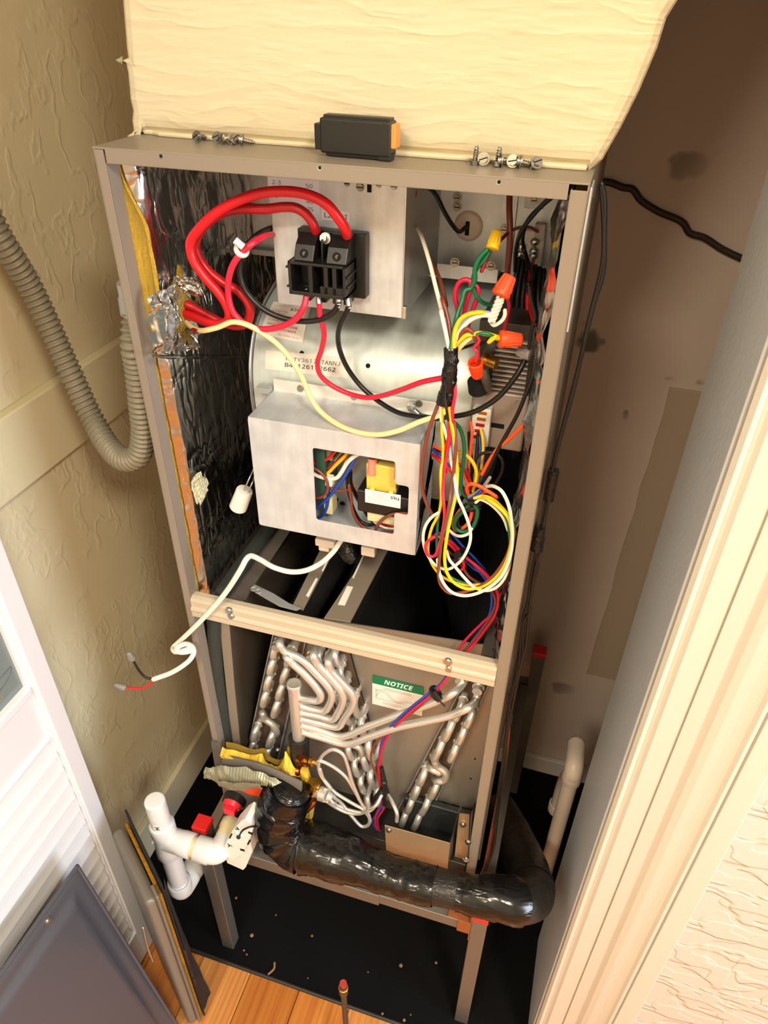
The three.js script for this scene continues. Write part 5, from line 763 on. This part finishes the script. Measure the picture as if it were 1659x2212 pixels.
wire('thin cream wire running straight down from the heater box to the black tape', 'white', .0026, [[ZB, -.12, [[432, 735, -.16], [455, 765], [482, 830, -.11], [520, 960, -.09], [560, 1120, -.07], [600, 1280, -.055]]], [ZD, -.045, [[440, 105], [470, 240], [495, 365, -.036], [500, 400, -.034]]]]);
wire('brown wire running beside the cream one from the heater box to the black tape', 'brown', .0025, [[ZB, -.13, [[500, 880, -.17], [535, 960, -.13], [580, 1060, -.1], [620, 1220, -.07]]], [ZD, -.05, [[450, 15, -.06], [488, 150], [508, 280], [514, 380, -.036], [512, 405, -.034]]]]);
wire('short yellow wire bending from the black tape up to the white twisted splice', 'yellow', .0027, [[ZD, -.042, [[535, 385, -.034], [535, 300], [545, 235], [580, 165], [640, 128], [720, 116], [760, 124, -.05], [785, 135, -.052]]]]);
wire('pale blue wire under the yellow one at the white twisted splice', 'lightblue', .0026, [[ZD, -.046, [[520, 385, -.036], [535, 290], [570, 215], [620, 160], [690, 130], [760, 118], [800, 122, -.052]]]]);
wire('white wire under the yellow and blue ones at the twisted splice', 'white', .0027, [[ZD, -.044, [[525, 390, -.035], [545, 310], [600, 220], [660, 165], [730, 138], [800, 130, -.05], [830, 90, -.05], [850, 40, -.052]]]]);
{
  const t = thing('wire', 'white wires twisted in a tight rope below the tall orange wire nut', 'wire'), a = ZD(800, 175, -.048), b = ZD(868, 12, -.05), d = b.clone().sub(a), L = d.length(), e1 = V(d.y, -d.x, 0).normalize(), e2 = d.clone().normalize().cross(e1);
  for (let k = 0; k < 3; k++) { const h = []; for (let i = 0; i <= 30; i++) { const th = i / 30 * 12 + k * 2.094; h.push(a.clone().addScaledVector(d, i / 30).addScaledVector(e1, Math.cos(th) * .0026).addScaledVector(e2, Math.sin(th) * .0026)); } part('strand', tube(h, .0019, 8, 3), wm.white, t); }
}
wire('pale wire making a small open loop beside the twisted rope', 'white', .0023, [[ZN, -.052, [[870, 240], [830, 300], [795, 380], [775, 440], [810, 500], [850, 500], [900, 450], [930, 390], [930, 345]]]]);
wire('green wire rising from the black tape to the yellow wire nut', 'green', .0027, [[ZD, -.06, [[510, 385, -.035], [535, 230, -.05], [555, 140, -.055], [590, 40]]], [ZB, -.065, [[735, 1125], [765, 1115, -.07], [790, 1065], [790, 1000], [820, 930], [862, 885, -.066]]]]);
wire('second green wire twisting under the yellow wire nut and ending at a screw lug', 'green', .0024, [[ZB, -.07, [[880, 890], [850, 940], [800, 1000], [775, 1080], [790, 1140], [830, 1195], [890, 1215, -.08]]]]);
wire('dark red wire arching from the yellow wire nut to the clear terminal block', 'redDark', .0022, [[ZB, -.1, [[830, 1010, -.08], [880, 900, -.08], [935, 835], [1000, 775, -.14], [1060, 750, -.2], [1120, 750, -.24], [1165, 775, -.248]]]]);
wire('crimson wire making a tall loop above the black tape at the left', 'crimson', .0029, [[ZN, -.07, [[440, 420], [430, 320], [410, 220], [415, 120], [460, 40], [520, 20], [570, 45], [555, 150], [520, 280], [500, 400]]]]);
wire('crimson wire of the right hand loop above the black tape', 'crimson', .0028, [[ZN, -.075, [[610, 70], [645, 110], [640, 200], [600, 320], [560, 440], [530, 560], [500, 640]]]]);
wire('brown wire bending over and down into the open orange wire nut', 'brown', .0027, [[ZN, -.042, [[400, 740], [430, 660], [470, 580], [520, 540], [570, 560], [610, 620], [640, 700], [645, 780], [650, 860]]]]);
wire('thin pink red wire twisting around the brown one into the open orange wire nut', 'pinkred', .0016, [[ZN, -.036, [[640, 620], [660, 660], [640, 700], [600, 740], [640, 780], [660, 800], [635, 850], [625, 880]]]]);
wire('yellow wire from the black tape to the sideways orange wire nut', 'yellow', .0027, [[ZN, -.042, [[400, 765], [430, 690], [480, 640], [530, 605], [600, 600], [650, 585], [720, 590], [800, 610], [870, 630, -.05]]]]);
wire('green wire lying on the yellow one at the sideways orange wire nut', 'green', .0022, [[ZN, -.04, [[640, 600], [700, 585], [760, 600], [810, 620], [870, 640, -.05]]]]);
wire('yellow wire making a small knot before the sideways orange wire nut', 'yellow', .0024, [[ZN, -.036, [[860, 640, -.045], [800, 640], [760, 680], [745, 710], [775, 710], [795, 680], [780, 640], [830, 625]]]]);
wire('beige wire cut short just above the black tape', 'cream', .003, [[ZN, -.045, [[425, 790], [460, 730], [520, 670], [590, 620]]]]);
wire('thin black wire crossing behind the black tape top', 'black', .0018, [[ZN, -.055, [[390, 780], [450, 755], [520, 730], [600, 705], [700, 690], [780, 640]]]]);
{
  const bk = [[985, 545, 985, 800, 990, 1010], [1115, 1240]];
  wire('thick dark brown wire hanging straight down before the back panel', 'brown', .0034, [[ZB, -.14, [[998, 535, -.16], [996, 640], [1000, 760], [995, 880], [985, 1000], [980, 1060, -.16]]]]);
  wire('black wire crossing the back panel to the round bushing', 'black', .003, [[ZB, -.16, [[470, 505], [520, 515, -.17], [560, 560, -.18], [610, 660, -.2], [660, 740, -.22], [700, 775, -.24], [740, 745, -.252]]]]);
  wire('red wire hanging at the right edge of the heater box top', 'redDark', .0026, [[ZB, -.14, [[420, 500], [432, 540], [420, 600], [402, 650], [400, 690, -.16]]]]);
  wire('black wire from the top right corner to the left stud of the clear block', 'black', .0026, [[ZB, -.12, [[1250, 570, -.06], [1190, 620, -.08], [1120, 690], [1085, 760, -.16], [1075, 830, -.2], [1085, 880, -.22], [1110, 960, -.2], [1135, 1040, -.16], [1110, 1090, -.15]]]]);
  wire('second black wire from the top right corner passing before the clear terminal block', 'black', .0026, [[ZB, -.1, [[1235, 575, -.06], [1170, 640], [1095, 730, -.12], [1060, 790, -.15], [1035, 880, -.18], [1030, 1010, -.19]]]]);
  wire('black wire hanging from the terminal block past the tall orange wire nut', 'black', .0025, [[ZB, -.15, [[1075, 930, -.24], [1080, 1000, -.2], [1100, 1100], [1130, 1200], [1150, 1300], [1160, 1400, -.12]]]]);
  wire('red wire hanging from the right stud of the clear terminal block', 'redDark', .0026, [[ZB, -.2, [[1140, 935, -.245], [1130, 990], [1120, 1100, -.16], [1120, 1230, -.13], [1145, 1330, -.12]]]]);
  wire('crimson wire dropping behind the tall orange wire nut to the motor side', 'crimson', .0024, [[ZN, -.085, [[960, 210], [975, 300], [950, 420], [935, 500], [925, 570]]]]);
  wire('long thin black wire hanging at the right foil beside the grey wire nut', 'black', .002, [[ZN, -.06, [[1185, 100], [1215, 260], [1250, 420], [1215, 520], [1195, 640], [1180, 740]]]]);
}
// harness below the tape
const HG = 'harness wires below the black tape';
wire('cream wire dropping from the tape into the small oval loop at the bottom left', 'white', .0021, [[ZD, -.03, [[440, 730, -.034], [440, 870], [470, 970], [498, 1080], [515, 1190], [535, 1290, -.02]]], [ZF, -.012, [[560, 110], [600, 200], [640, 310], [652, 400], [625, 500], [565, 585], [480, 630], [400, 598], [335, 510], [312, 410], [328, 320], [375, 255], [420, 225]]]]);
wire('yellow wire dropping nearest the control box corner from the tape', 'yellow', .002, [[ZD, -.03, [[452, 730, -.034], [450, 860], [446, 960], [455, 1070], [452, 1180], [440, 1250, -.022]]], [ZF, -.014, [[440, 160], [420, 240], [375, 330], [350, 440], [350, 520], [380, 600], [430, 665], [480, 700], [560, 730], [640, 745], [720, 738]]]]);
wire('bright red wire twisting down to a short hook at the lower left of the harness', 'pinkred', .0021, [[ZD, -.026, [[540, 600, -.03], [541, 700], [525, 800], [520, 900], [505, 1010], [485, 1120], [466, 1250], [455, 1400, -.014]]], [ZF, -.008, [[450, 60], [460, 150], [466, 250], [452, 350], [430, 450], [390, 535], [350, 530], [328, 475], [345, 430], [390, 400]]]]);
wire('second red wire beside the bright red one just under the tape', 'red', .002, [[ZD, -.028, [[530, 720, -.032], [520, 800], [500, 900], [495, 1000], [470, 1100], [460, 1180, -.034], [475, 1260, -.05]]]]);
wire('thick yellow wire hanging in the front and rounding the big bottom loop', 'yellow', .0023, [[ZD, -.024, [[495, 730, -.032], [505, 850], [530, 1000], [548, 1130], [556, 1260], [550, 1400]]], [ZF, -.006, [[545, 100], [520, 210], [490, 350], [474, 450], [466, 560], [482, 650], [530, 722], [620, 768], [720, 758], [820, 700, -.01], [890, 610], [935, 490], [948, 380, -.02], [930, 280], [900, 230], [830, 165], [760, 120], [710, 112, -.03]]]]);
wire('brown wire bowing down the front of the harness to the lowest loop', 'brown', .0022, [[ZD, -.022, [[535, 900, -.03], [545, 1000], [545, 1110], [530, 1250], [508, 1400]]], [ZF, -.006, [[525, 50], [500, 150], [480, 260], [450, 400], [430, 550], [422, 670], [440, 745], [500, 800], [590, 795], [700, 760], [790, 700, -.012], [880, 590], [930, 480], [945, 380, -.022]]]]);
wire('green wire of the front strand circling the big loop', 'green', .002, [[ZD, -.034, [[455, 740, -.036], [455, 900], [470, 1050], [465, 1200], [445, 1400]]], [ZF, -.016, [[440, 100], [420, 280], [410, 450], [425, 570], [470, 650], [540, 702], [640, 732], [740, 732], [830, 690], [900, 615], [935, 520], [930, 380, -.026], [910, 270], [850, 190], [780, 135], [720, 122, -.034]]]]);
wire('outer white wire rounding the bottom and right of the big loop', 'white', .0023, [[ZF, -.004, [[415, 560, -.01], [430, 660], [465, 740], [520, 795], [600, 818], [690, 805], [780, 762], [860, 695], [915, 600], [945, 500], [955, 400, -.014], [945, 280], [930, 190], [905, 120], [870, 65], [820, 35], [770, 35, -.03]]]]);
wire('inner white wire crossing the big loop diagonally to its right side', 'white', .0022, [[ZF, -.008, [[480, 500, -.02], [500, 560], [545, 615], [610, 692], [680, 758], [750, 782], [820, 768], [880, 715], [925, 620], [945, 500, -.016]]]]);
wire('pale blue and white wire behind the front yellow strand', 'lightblue', .002, [[ZD, -.032, [[480, 740, -.036], [495, 880], [510, 1000], [530, 1120], [545, 1250], [530, 1400]]], [ZF, -.018, [[520, 120], [490, 260], [450, 400], [420, 520], [425, 620]]]]);
wire('white wire forking from the tie right over the big loop', 'white', .002, [[ZF, -.026, [[690, 150], [720, 130], [780, 155], [840, 205], [890, 270], [920, 350]]]]);
wire('yellow wire forking from the tie over the big loop at the top right', 'yellow', .0021, [[ZF, -.022, [[680, 120], [740, 105], [810, 125], [870, 180], [920, 240], [955, 310], [965, 360], [950, 440]]]]);
wire('green wire curving right of the harness down to the black tie', 'green', .0026, [[ZD, -.05, [[535, 905, -.04], [570, 940], [598, 1010], [607, 1100], [600, 1200], [585, 1300], [590, 1400], [640, 1460, -.055]]]]);
wire('brown wire bowing left over the side of the control box', 'brown', .0024, [[ZD, -.03, [[420, 775, -.034], [395, 840], [365, 920], [335, 1030], [312, 1160], [300, 1290], [308, 1390], [335, 1480], [370, 1550], [405, 1595]]]]);
wire('bright orange wire slanting down from the right foil to the connector bundle', 'orange', .0026, [[ZD, -.06, [[1142, 615, -.03], [1138, 690, -.035], [1105, 800, -.04], [1030, 920, -.05], [930, 1020], [840, 1100], [780, 1190], [735, 1275, -.062]]]]);
wire('long black wire slanting beside the orange one to the tie', 'black', .0026, [[ZD, -.058, [[1115, 440, -.06], [1100, 560, -.055], [1040, 720, -.05], [985, 850], [920, 970], [860, 1080], [810, 1180], [760, 1290], [690, 1390, -.06]]]]);
wire('orange wire making a tight bend above the tie', 'orange', .0026, [[ZD, -.045, [[645, 1440, -.055], [628, 1400], [625, 1365], [655, 1345], [710, 1358], [780, 1400], [832, 1432]]]]);
wire('second orange wire tucked under the bend above the tie', 'orange', .0024, [[ZD, -.052, [[715, 1415], [760, 1400], [800, 1410], [840, 1440]]]]);
wire('thin black wire making a round loop below the motor module', 'black', .0021, [[ZD, -.06, [[665, 1260, -.07], [680, 1190], [720, 1135], [780, 1118], [840, 1130], [878, 1175], [878, 1250], [845, 1320], [790, 1390], [740, 1400]]]]);
wire('yellow wire from the control box hole bowing to the tie', 'yellow', .0025, [[ZD, -.06, [[480, 1090, -.06], [550, 1112], [620, 1140], [665, 1185], [692, 1250], [690, 1310, -.065], [670, 1400, -.06]]]]);
wire('orange wire from the control box hole to the tie', 'orange', .0022, [[ZD, -.07, [[390, 1075, -.085], [440, 1100], [510, 1140], [580, 1200], [615, 1290], [640, 1390, -.062]]]]);
wire('red wire leaving the control box hole lowest', 'red', .0026, [[ZD, -.066, [[380, 1135, -.085], [415, 1160], [455, 1200], [520, 1260, -.075], [560, 1340], [610, 1420, -.066]]]]);
wire('dark blue wire leaving the control box hole above the red', 'blue', .0026, [[ZD, -.07, [[385, 1100, -.085], [430, 1140], [480, 1200], [540, 1280, -.08], [600, 1380], [640, 1440, -.066]]]]);
wire('black wire from the hole curving down behind the green', 'black', .0024, [[ZD, -.075, [[400, 1090, -.085], [480, 1130], [560, 1190], [620, 1270], [650, 1370, -.07]]]]);
wire('dark red wire thin beside the hole bundle', 'redDark', .0018, [[ZD, -.062, [[560, 1190], [610, 1240], [650, 1320], [665, 1390]]]]);
wire('orange red wire hanging from the white five pin plug', 'orange', .0022, [[ZD, -.092, [[650, 905, -.1], [662, 960], [655, 1060], [648, 1150], [635, 1240, -.08], [650, 1360, -.066]]]]);
wire('yellow wire hanging from the white five pin plug', 'yellow', .0022, [[ZD, -.088, [[725, 950, -.098], [738, 1010], [742, 1100], [735, 1180], [720, 1270, -.08], [690, 1380, -.066]]]]);
wire('black wire hanging from the middle of the five pin plug', 'black', .0024, [[ZD, -.092, [[705, 990, -.1], [700, 1080], [690, 1170], [675, 1270, -.08], [665, 1390, -.066]]]]);
wire('second black wire hanging left from the five pin plug', 'black', .0024, [[ZD, -.095, [[640, 980, -.1], [645, 1080], [660, 1180], [662, 1300, -.08], [655, 1400, -.066]]]]);
wire('dark blue wire hanging right in the five pin plug group', 'blue', .002, [[ZD, -.09, [[715, 1000, -.1], [722, 1090], [718, 1200], [730, 1290, -.07], [690, 1400, -.066]]]]);
wire('grey wire stub crossing the black tie', 'grey', .0025, [[ZD, -.05, [[640, 1440], [690, 1410], [740, 1370], [790, 1300]]]]);
wire('blue violet wire stub crossing the black tie', 'blue', .0025, [[ZD, -.046, [[640, 1465], [680, 1440], [725, 1400]]]]);
wire('orange and black wires bunched below the tie', 'orange', .0026, [[ZF, -.05, [[650, 160], [660, 220], [640, 290], [600, 330], [545, 350], [530, 300], [560, 230], [590, 190]]]]);
wire('dark green wire bunched below the tie', 'green', .0028, [[ZF, -.045, [[640, 170], [590, 220], [545, 270], [540, 330], [590, 360], [650, 345], [690, 280], [700, 200], [670, 160]]]]);
wire('black wire bunched below the tie', 'black', .003, [[ZF, -.05, [[620, 170], [570, 230], [560, 300], [600, 350], [660, 340], [690, 250], [680, 170]]]]);
wire('white wire curl under the bunch below the tie', 'white', .0022, [[ZF, -.04, [[505, 355], [540, 382], [580, 392], [635, 375], [660, 340]]]]);
// red, blue and brown bundle down through the middle rail
const LB = 'bundle of red, blue and brown wires passing behind the middle rail';
wire('crimson wire of the dark bundle running nearest the front down to the middle rail', 'crimson', .0022, [[ZF, -.05, [[380, 395, -.045], [440, 400], [520, 440], [600, 530], [690, 600, -.055], [770, 670], [830, 750], [852, 840], [830, 950], [760, 1060], [690, 1150], [640, 1205, -.052]]], [at, -.03, [[978, 1432, -.028], [973, 1452, -.02]]], [ZH, -.012, [[740, 290], [650, 385], [540, 475], [450, 550], [360, 650], [290, 750], [262, 880], [262, 1000], [282, 1100], [285, 1170, -.014], [240, 1260], [240, 1340], [290, 1400, -.02]]]]);
wire('second crimson wire of the dark bundle just behind the first', 'crimson', .0022, [[ZF, -.058, [[400, 380, -.05], [470, 420], [560, 480], [650, 570], [740, 650], [815, 745], [838, 840], [820, 930], [730, 1020], [640, 1110], [570, 1195, -.055]]], [at, -.03, [[980, 1430, -.03], [970, 1455, -.018]]], [ZH, -.010, [[720, 320], [620, 415], [500, 510], [400, 605], [310, 725], [272, 850], [268, 1010], [290, 1120], [300, 1200, -.012], [250, 1290], [262, 1360, -.02]]]]);
wire('blue wire of the dark bundle', 'blue', .0022, [[ZF, -.062, [[490, 390], [550, 470], [640, 560], [720, 650], [790, 750], [805, 850], [790, 950], [740, 1040], [680, 1120], [620, 1200, -.055]]], [at, -.03, [[975, 1432, -.032], [968, 1455, -.018]]], [ZH, -.012, [[700, 325], [600, 405], [480, 500], [370, 600], [300, 690], [270, 800], [272, 920], [290, 1060], [298, 1150], [262, 1230], [215, 1310], [260, 1390, -.02]]]]);
wire('second blue wire fading behind the dark bundle', 'blue', .002, [[ZF, -.07, [[520, 380], [600, 470], [690, 560], [760, 650], [700, 640, -.08], [610, 560], [520, 450]]]]);
wire('purple wire of the dark bundle', 'purple', .0022, [[ZF, -.066, [[430, 370], [520, 440], [620, 540], [700, 620], [780, 700], [825, 790], [822, 900], [770, 1000], [700, 1100], [630, 1195, -.055]]]]);
wire('brown wire leaving the bundle in a wide bow below the middle rail', 'brown', .0021, [[ZF, -.054, [[470, 480], [560, 560], [640, 680], [700, 720], [800, 780], [830, 860], [800, 960], [720, 1080], [620, 1200, -.052]]], [at, -.03, [[976, 1434, -.03], [968, 1457, -.018]]], [ZH, -.011, [[660, 380], [540, 495], [400, 605], [300, 685], [225, 770], [203, 860], [222, 930], [255, 1000], [272, 1080], [285, 1150]]]]);
wire('red wire crossing the dark bundle at its tie', 'red', .0022, [[ZF, -.048, [[480, 430], [530, 480], [590, 560], [605, 610], [580, 640]]]]);
// white cable with two capped ends
{
  const t = thing('white_cable', 'white sheathed cable hanging out over the middle rail to the left, ends red and black', 'cable');
  part('sheath', tube([ZE(985, 355, -.09), ZE(940, 420, -.075), ZE(870, 485, -.06), ZE(780, 530, -.045), ZE(690, 540, -.04), ZE(590, 515, -.035), ZE(500, 465, -.02), ZE(445, 445, -.008), ZE(420, 465, .002), ZE(390, 520, .006), ZE(300, 660, .008), ZE(180, 800, .01), ZE(60, 920, .012), at(383, 1390, .014), at(374, 1399, .02), at(380, 1408, .03), at(400, 1404, .022), at(415, 1397, .012), at(417, 1403, .01), at(404, 1408, .02), at(386, 1408, .03), at(382, 1400, .032), at(396, 1392, .026), at(412, 1394, .014), at(419, 1408, .012), at(412, 1423, .02), at(395, 1438, .028), at(370, 1453, .036), at(332, 1467, .045)], .0036, 10, 8), wm.white, t, 'cream white sheath');
  part('black_core', tube([at(332, 1467, .045), at(316, 1464, .048), at(302, 1451, .05), at(291, 1433, .052), at(286, 1424, .052)], .0018, 8), wm.black, t); part('red_core', tube([at(332, 1467, .045), at(325, 1477, .048), at(310, 1485, .05), at(294, 1487, .052), at(273, 1485, .054)], .0018, 8), wm.red, t);
  const nut = (a, b) => part('wire_cap', lathe([[0, 0], [.0046, .0005], [.0054, .004], [.0036, .016], [.0024, .018], [0, .018]], a, b), std(0x77756f, .45), t, 'grey wire cap'); nut(at(287, 1425, .052), at(276, 1408, .056)); nut(at(273, 1487, .054), at(253, 1480, .056));
}
// wire nuts
function nut(label, mat, a, b, r, open) { // a = wide open end, b = tip
  const t = thing('wire_nut', label, 'wire nut'); const L = a.distanceTo(b);
  part('shell', lathe(open ? [[r * .72, L * .3], [r * .78, 0], [r, 0], [r * 1.04, L * .1], [r * .9, L * .3], [r * .66, L * .96], [r * .55, L], [0, L]] : [[0, 0], [r, 0], [r * 1.05, L * .12], [r * .95, L * .3], [r * .66, L * .94], [r * .55, L], [0, L]], a, b, 24), mat, t);
  const d = b.clone().sub(a).normalize(), n1 = V(d.y, -d.x, 0).lengthSq() > .01 ? V(d.y, -d.x, 0).normalize() : V(1, 0, 0), n2 = d.clone().cross(n1);
  const rs = []; for (let i = 0; i < 12; i++) { const th = i / 12 * 6.2832, o = n1.clone().multiplyScalar(Math.cos(th)).addScaledVector(n2, Math.sin(th)); rs.push(cyl(a.clone().addScaledVector(d, L * .28).addScaledVector(o, r * .91), a.clone().addScaledVector(d, L * .95).addScaledVector(o, r * .655), .0009, .0007, 6)); }
  part('grip_ridge', mg(rs), mat, t); return t;
}
nut('yellow wire nut pointing up before the back panel', M.yellowNut, ZB(893, 882, -.066), ZB(925, 770, -.075), .006);
nut('tall orange wire nut with the white twisted rope below it', M.orange, ZB(940, 1160, -.05), ZB(1003, 1035, -.058), .0088);
nut('orange wire nut lying sideways above the finned motor controller', M.orange, ZD(858, 306, -.05), ZD(1024, 312, -.056), .0082);
nut('orange wire nut hanging open end up right of the black tape', M.orange, ZD(685, 470, -.04), ZD(700, 575, -.05), .0074, true);
nut('grey wire nut above the fins of the motor controller', M.greyNut, ZD(1085, 420, -.066), ZD(985, 390, -.07), .006);
{ // tape and ties
  const t = thing('tape_sleeve', 'black electrical tape wrapped round the wire harness right of the blower', 'tape');
  const pts = [ZD(512, 368, -.034), ZD(512, 430, -.032), ZD(505, 520, -.03), ZD(497, 600, -.03), ZD(482, 680, -.031), ZD(470, 752, -.034)]; const cv = new THREE.CatmullRomCurve3(pts), fr = cv.computeFrenetFrames(60);
  part('wrap', grid(24, 60, (u, v) => { const i = Math.round(v * 60), p = cv.getPointAt(v), th = u * 6.28319, k = .0066 + .0022 * smooth(.7, 1, v) + .0022 * (fbm(u, v, 6, 9, 601, 3) - .5) + .0014 * ridge(u, v, 4, 7, 603, 2) ** 3; p.addScaledVector(fr.normals[i], Math.cos(th) * k).addScaledVector(fr.binormals[i], Math.sin(th) * k); p.u = u * .07; p.v = v * .1; return p; }, .1), M.tape, t);
  for (const [X, Y] of [[425, 745], [520, 750]]) part('loose_end', cyl(ZD(470, 735, -.03), ZD(X, Y, -.028), .005, .003, 7), M.tape, t);
  part('flap', tube([ZD(475, 640, -.023), ZD(470, 720, -.022), ZD(478, 800, -.02), ZD(492, 890, -.024)], .0013, 7), M.black, t);
  const ring = (name, label, c, r, n, m, tail) => { const q = thing(name, label, 'cable tie'); const g = new THREE.TorusGeometry(r, .0022, 7, 26); g.scale(1, 1, 1.6); g.applyQuaternion(new THREE.Quaternion().setFromUnitVectors(V(0, 0, 1), n.normalize())); g.translate(c.x, c.y, c.z); part('loop', g, m, q); part('head', cyl(tail[0], tail[1], .0035, .0038, 6), m, q); if (tail[2]) part('tail', cyl(tail[1], tail[2], .0015, .0012, 5), m, q); };
  ring('cable_tie', 'white cable tie holding the red and black wires left of the heater box', ZA(945, 885, -.054), .0062, V(.7, .6, .3), M.whitePl, [ZA(955, 868, -.046), ZA(905, 825, -.044)]);
  ring('cable_tie', 'black cable tie round the harness above the big loop', ZD(655, 1470, -.056), .0125, V(-.2, 1, .3), M.black, [ZD(640, 1480, -.04), ZD(690, 1470, -.04)]);
  ring('cable_tie', 'black cable tie clamping the wires to the aluminium tube near the notice label', ZH(668, 390, -.014), .0095, V(-.6, -.6, .2), M.black, [ZH(650, 370, -.004), ZH(690, 440, -.004), ZH(735, 485, -.004)]);
  ring('cable_tie', 'black cable tie round the dark red and blue bundle', ZF(570, 530, -.05), .011, V(.6, -.8, .1), M.black, [ZF(540, 530, -.038), ZF(590, 505, -.038)]);
  const s = thing('splice_sleeve', 'black heat shrink splice on the wires beside the lower coil', 'splice');
  part('sleeve', mg([cyl(ZH(278, 920, -.008), ZH(300, 1030, -.006), .0032, .004), cyl(ZH(300, 1030, -.006), ZH(306, 1190, -.006), .0042, .0036), cyl(ZH(288, 1075, -.004), ZH(215, 1165, -.006), .0044, .0032)]), M.black, s); part('knot', new THREE.SphereGeometry(.0052, 10, 8).translate(...ZH(296, 1030, -.004).toArray()), M.black, s);
  const g = thing('ring_terminal', 'twisted bare ground wire with crimp on the strip above the control box', 'terminal');
  const o = at(890, 880, -.105); for (let i = 0; i < 3; i++) part('bare_strand', tube([at(884 + i * 4, 868, -.103), at(880 + i * 3, 880, -.1), at(888 + i * 3, 890, -.102), at(896 - i * 2, 878, -.1), at(886 + i, 874, -.1)], .001, 6), M.steel, g);
  part('crimp', cyl(at(896, 886, -.1), at(908, 897, -.098), .003), M.steel, g); part('green_lead', tube([at(906, 896, -.098), at(920, 900, -.09), at(945, 905, -.08)], .0028, 8), wm.green, g);
}
{ // third lead loop near motor: dark wires behind
  const t = thing('motor_lead_bundle', 'dark motor leads bunched behind the orange wire nuts at the right', 'wires');
  for (let i = 0; i < 7; i++) { const x = 1115 + i * 9; part('lead', tube([at(x + 6, 560 + i * 4, -.2), at(x - 8 + i * 2, 640, -.18), at(x - 14 + i * 4, 700 + i * 3, -.16), at(x - 20 + i * 3, 770, -.15)], .0028, 7), i === 3 ? wm.redDark : wm.black, t); }
}

// ---------------------------------------------------------------- finish: shadows, base points of things
for (const l of [...lights, day]) l.castShadow = true;
scene.updateMatrixWorld(true);
for (const o of tops) {
  if (o.userData.keep) { delete o.userData.keep; continue; }
  const b = new THREE.Box3().setFromObject(o), p = V((b.min.x + b.max.x) / 2, b.min.y, (b.min.z + b.max.z) / 2);
  if (o.isMesh) o.geometry.translate(-p.x, -p.y, -p.z); else for (const ch of o.children) ch.position.sub(p);
  o.position.copy(p);
  if (o.userData.ry) { o.rotation.y = o.userData.ry; delete o.userData.ry; }
}
scene.traverse(o => { if (o.isMesh) { o.castShadow = true; o.receiveShadow = true; } delete o.userData.keep; });
renderer.render(scene, camera);
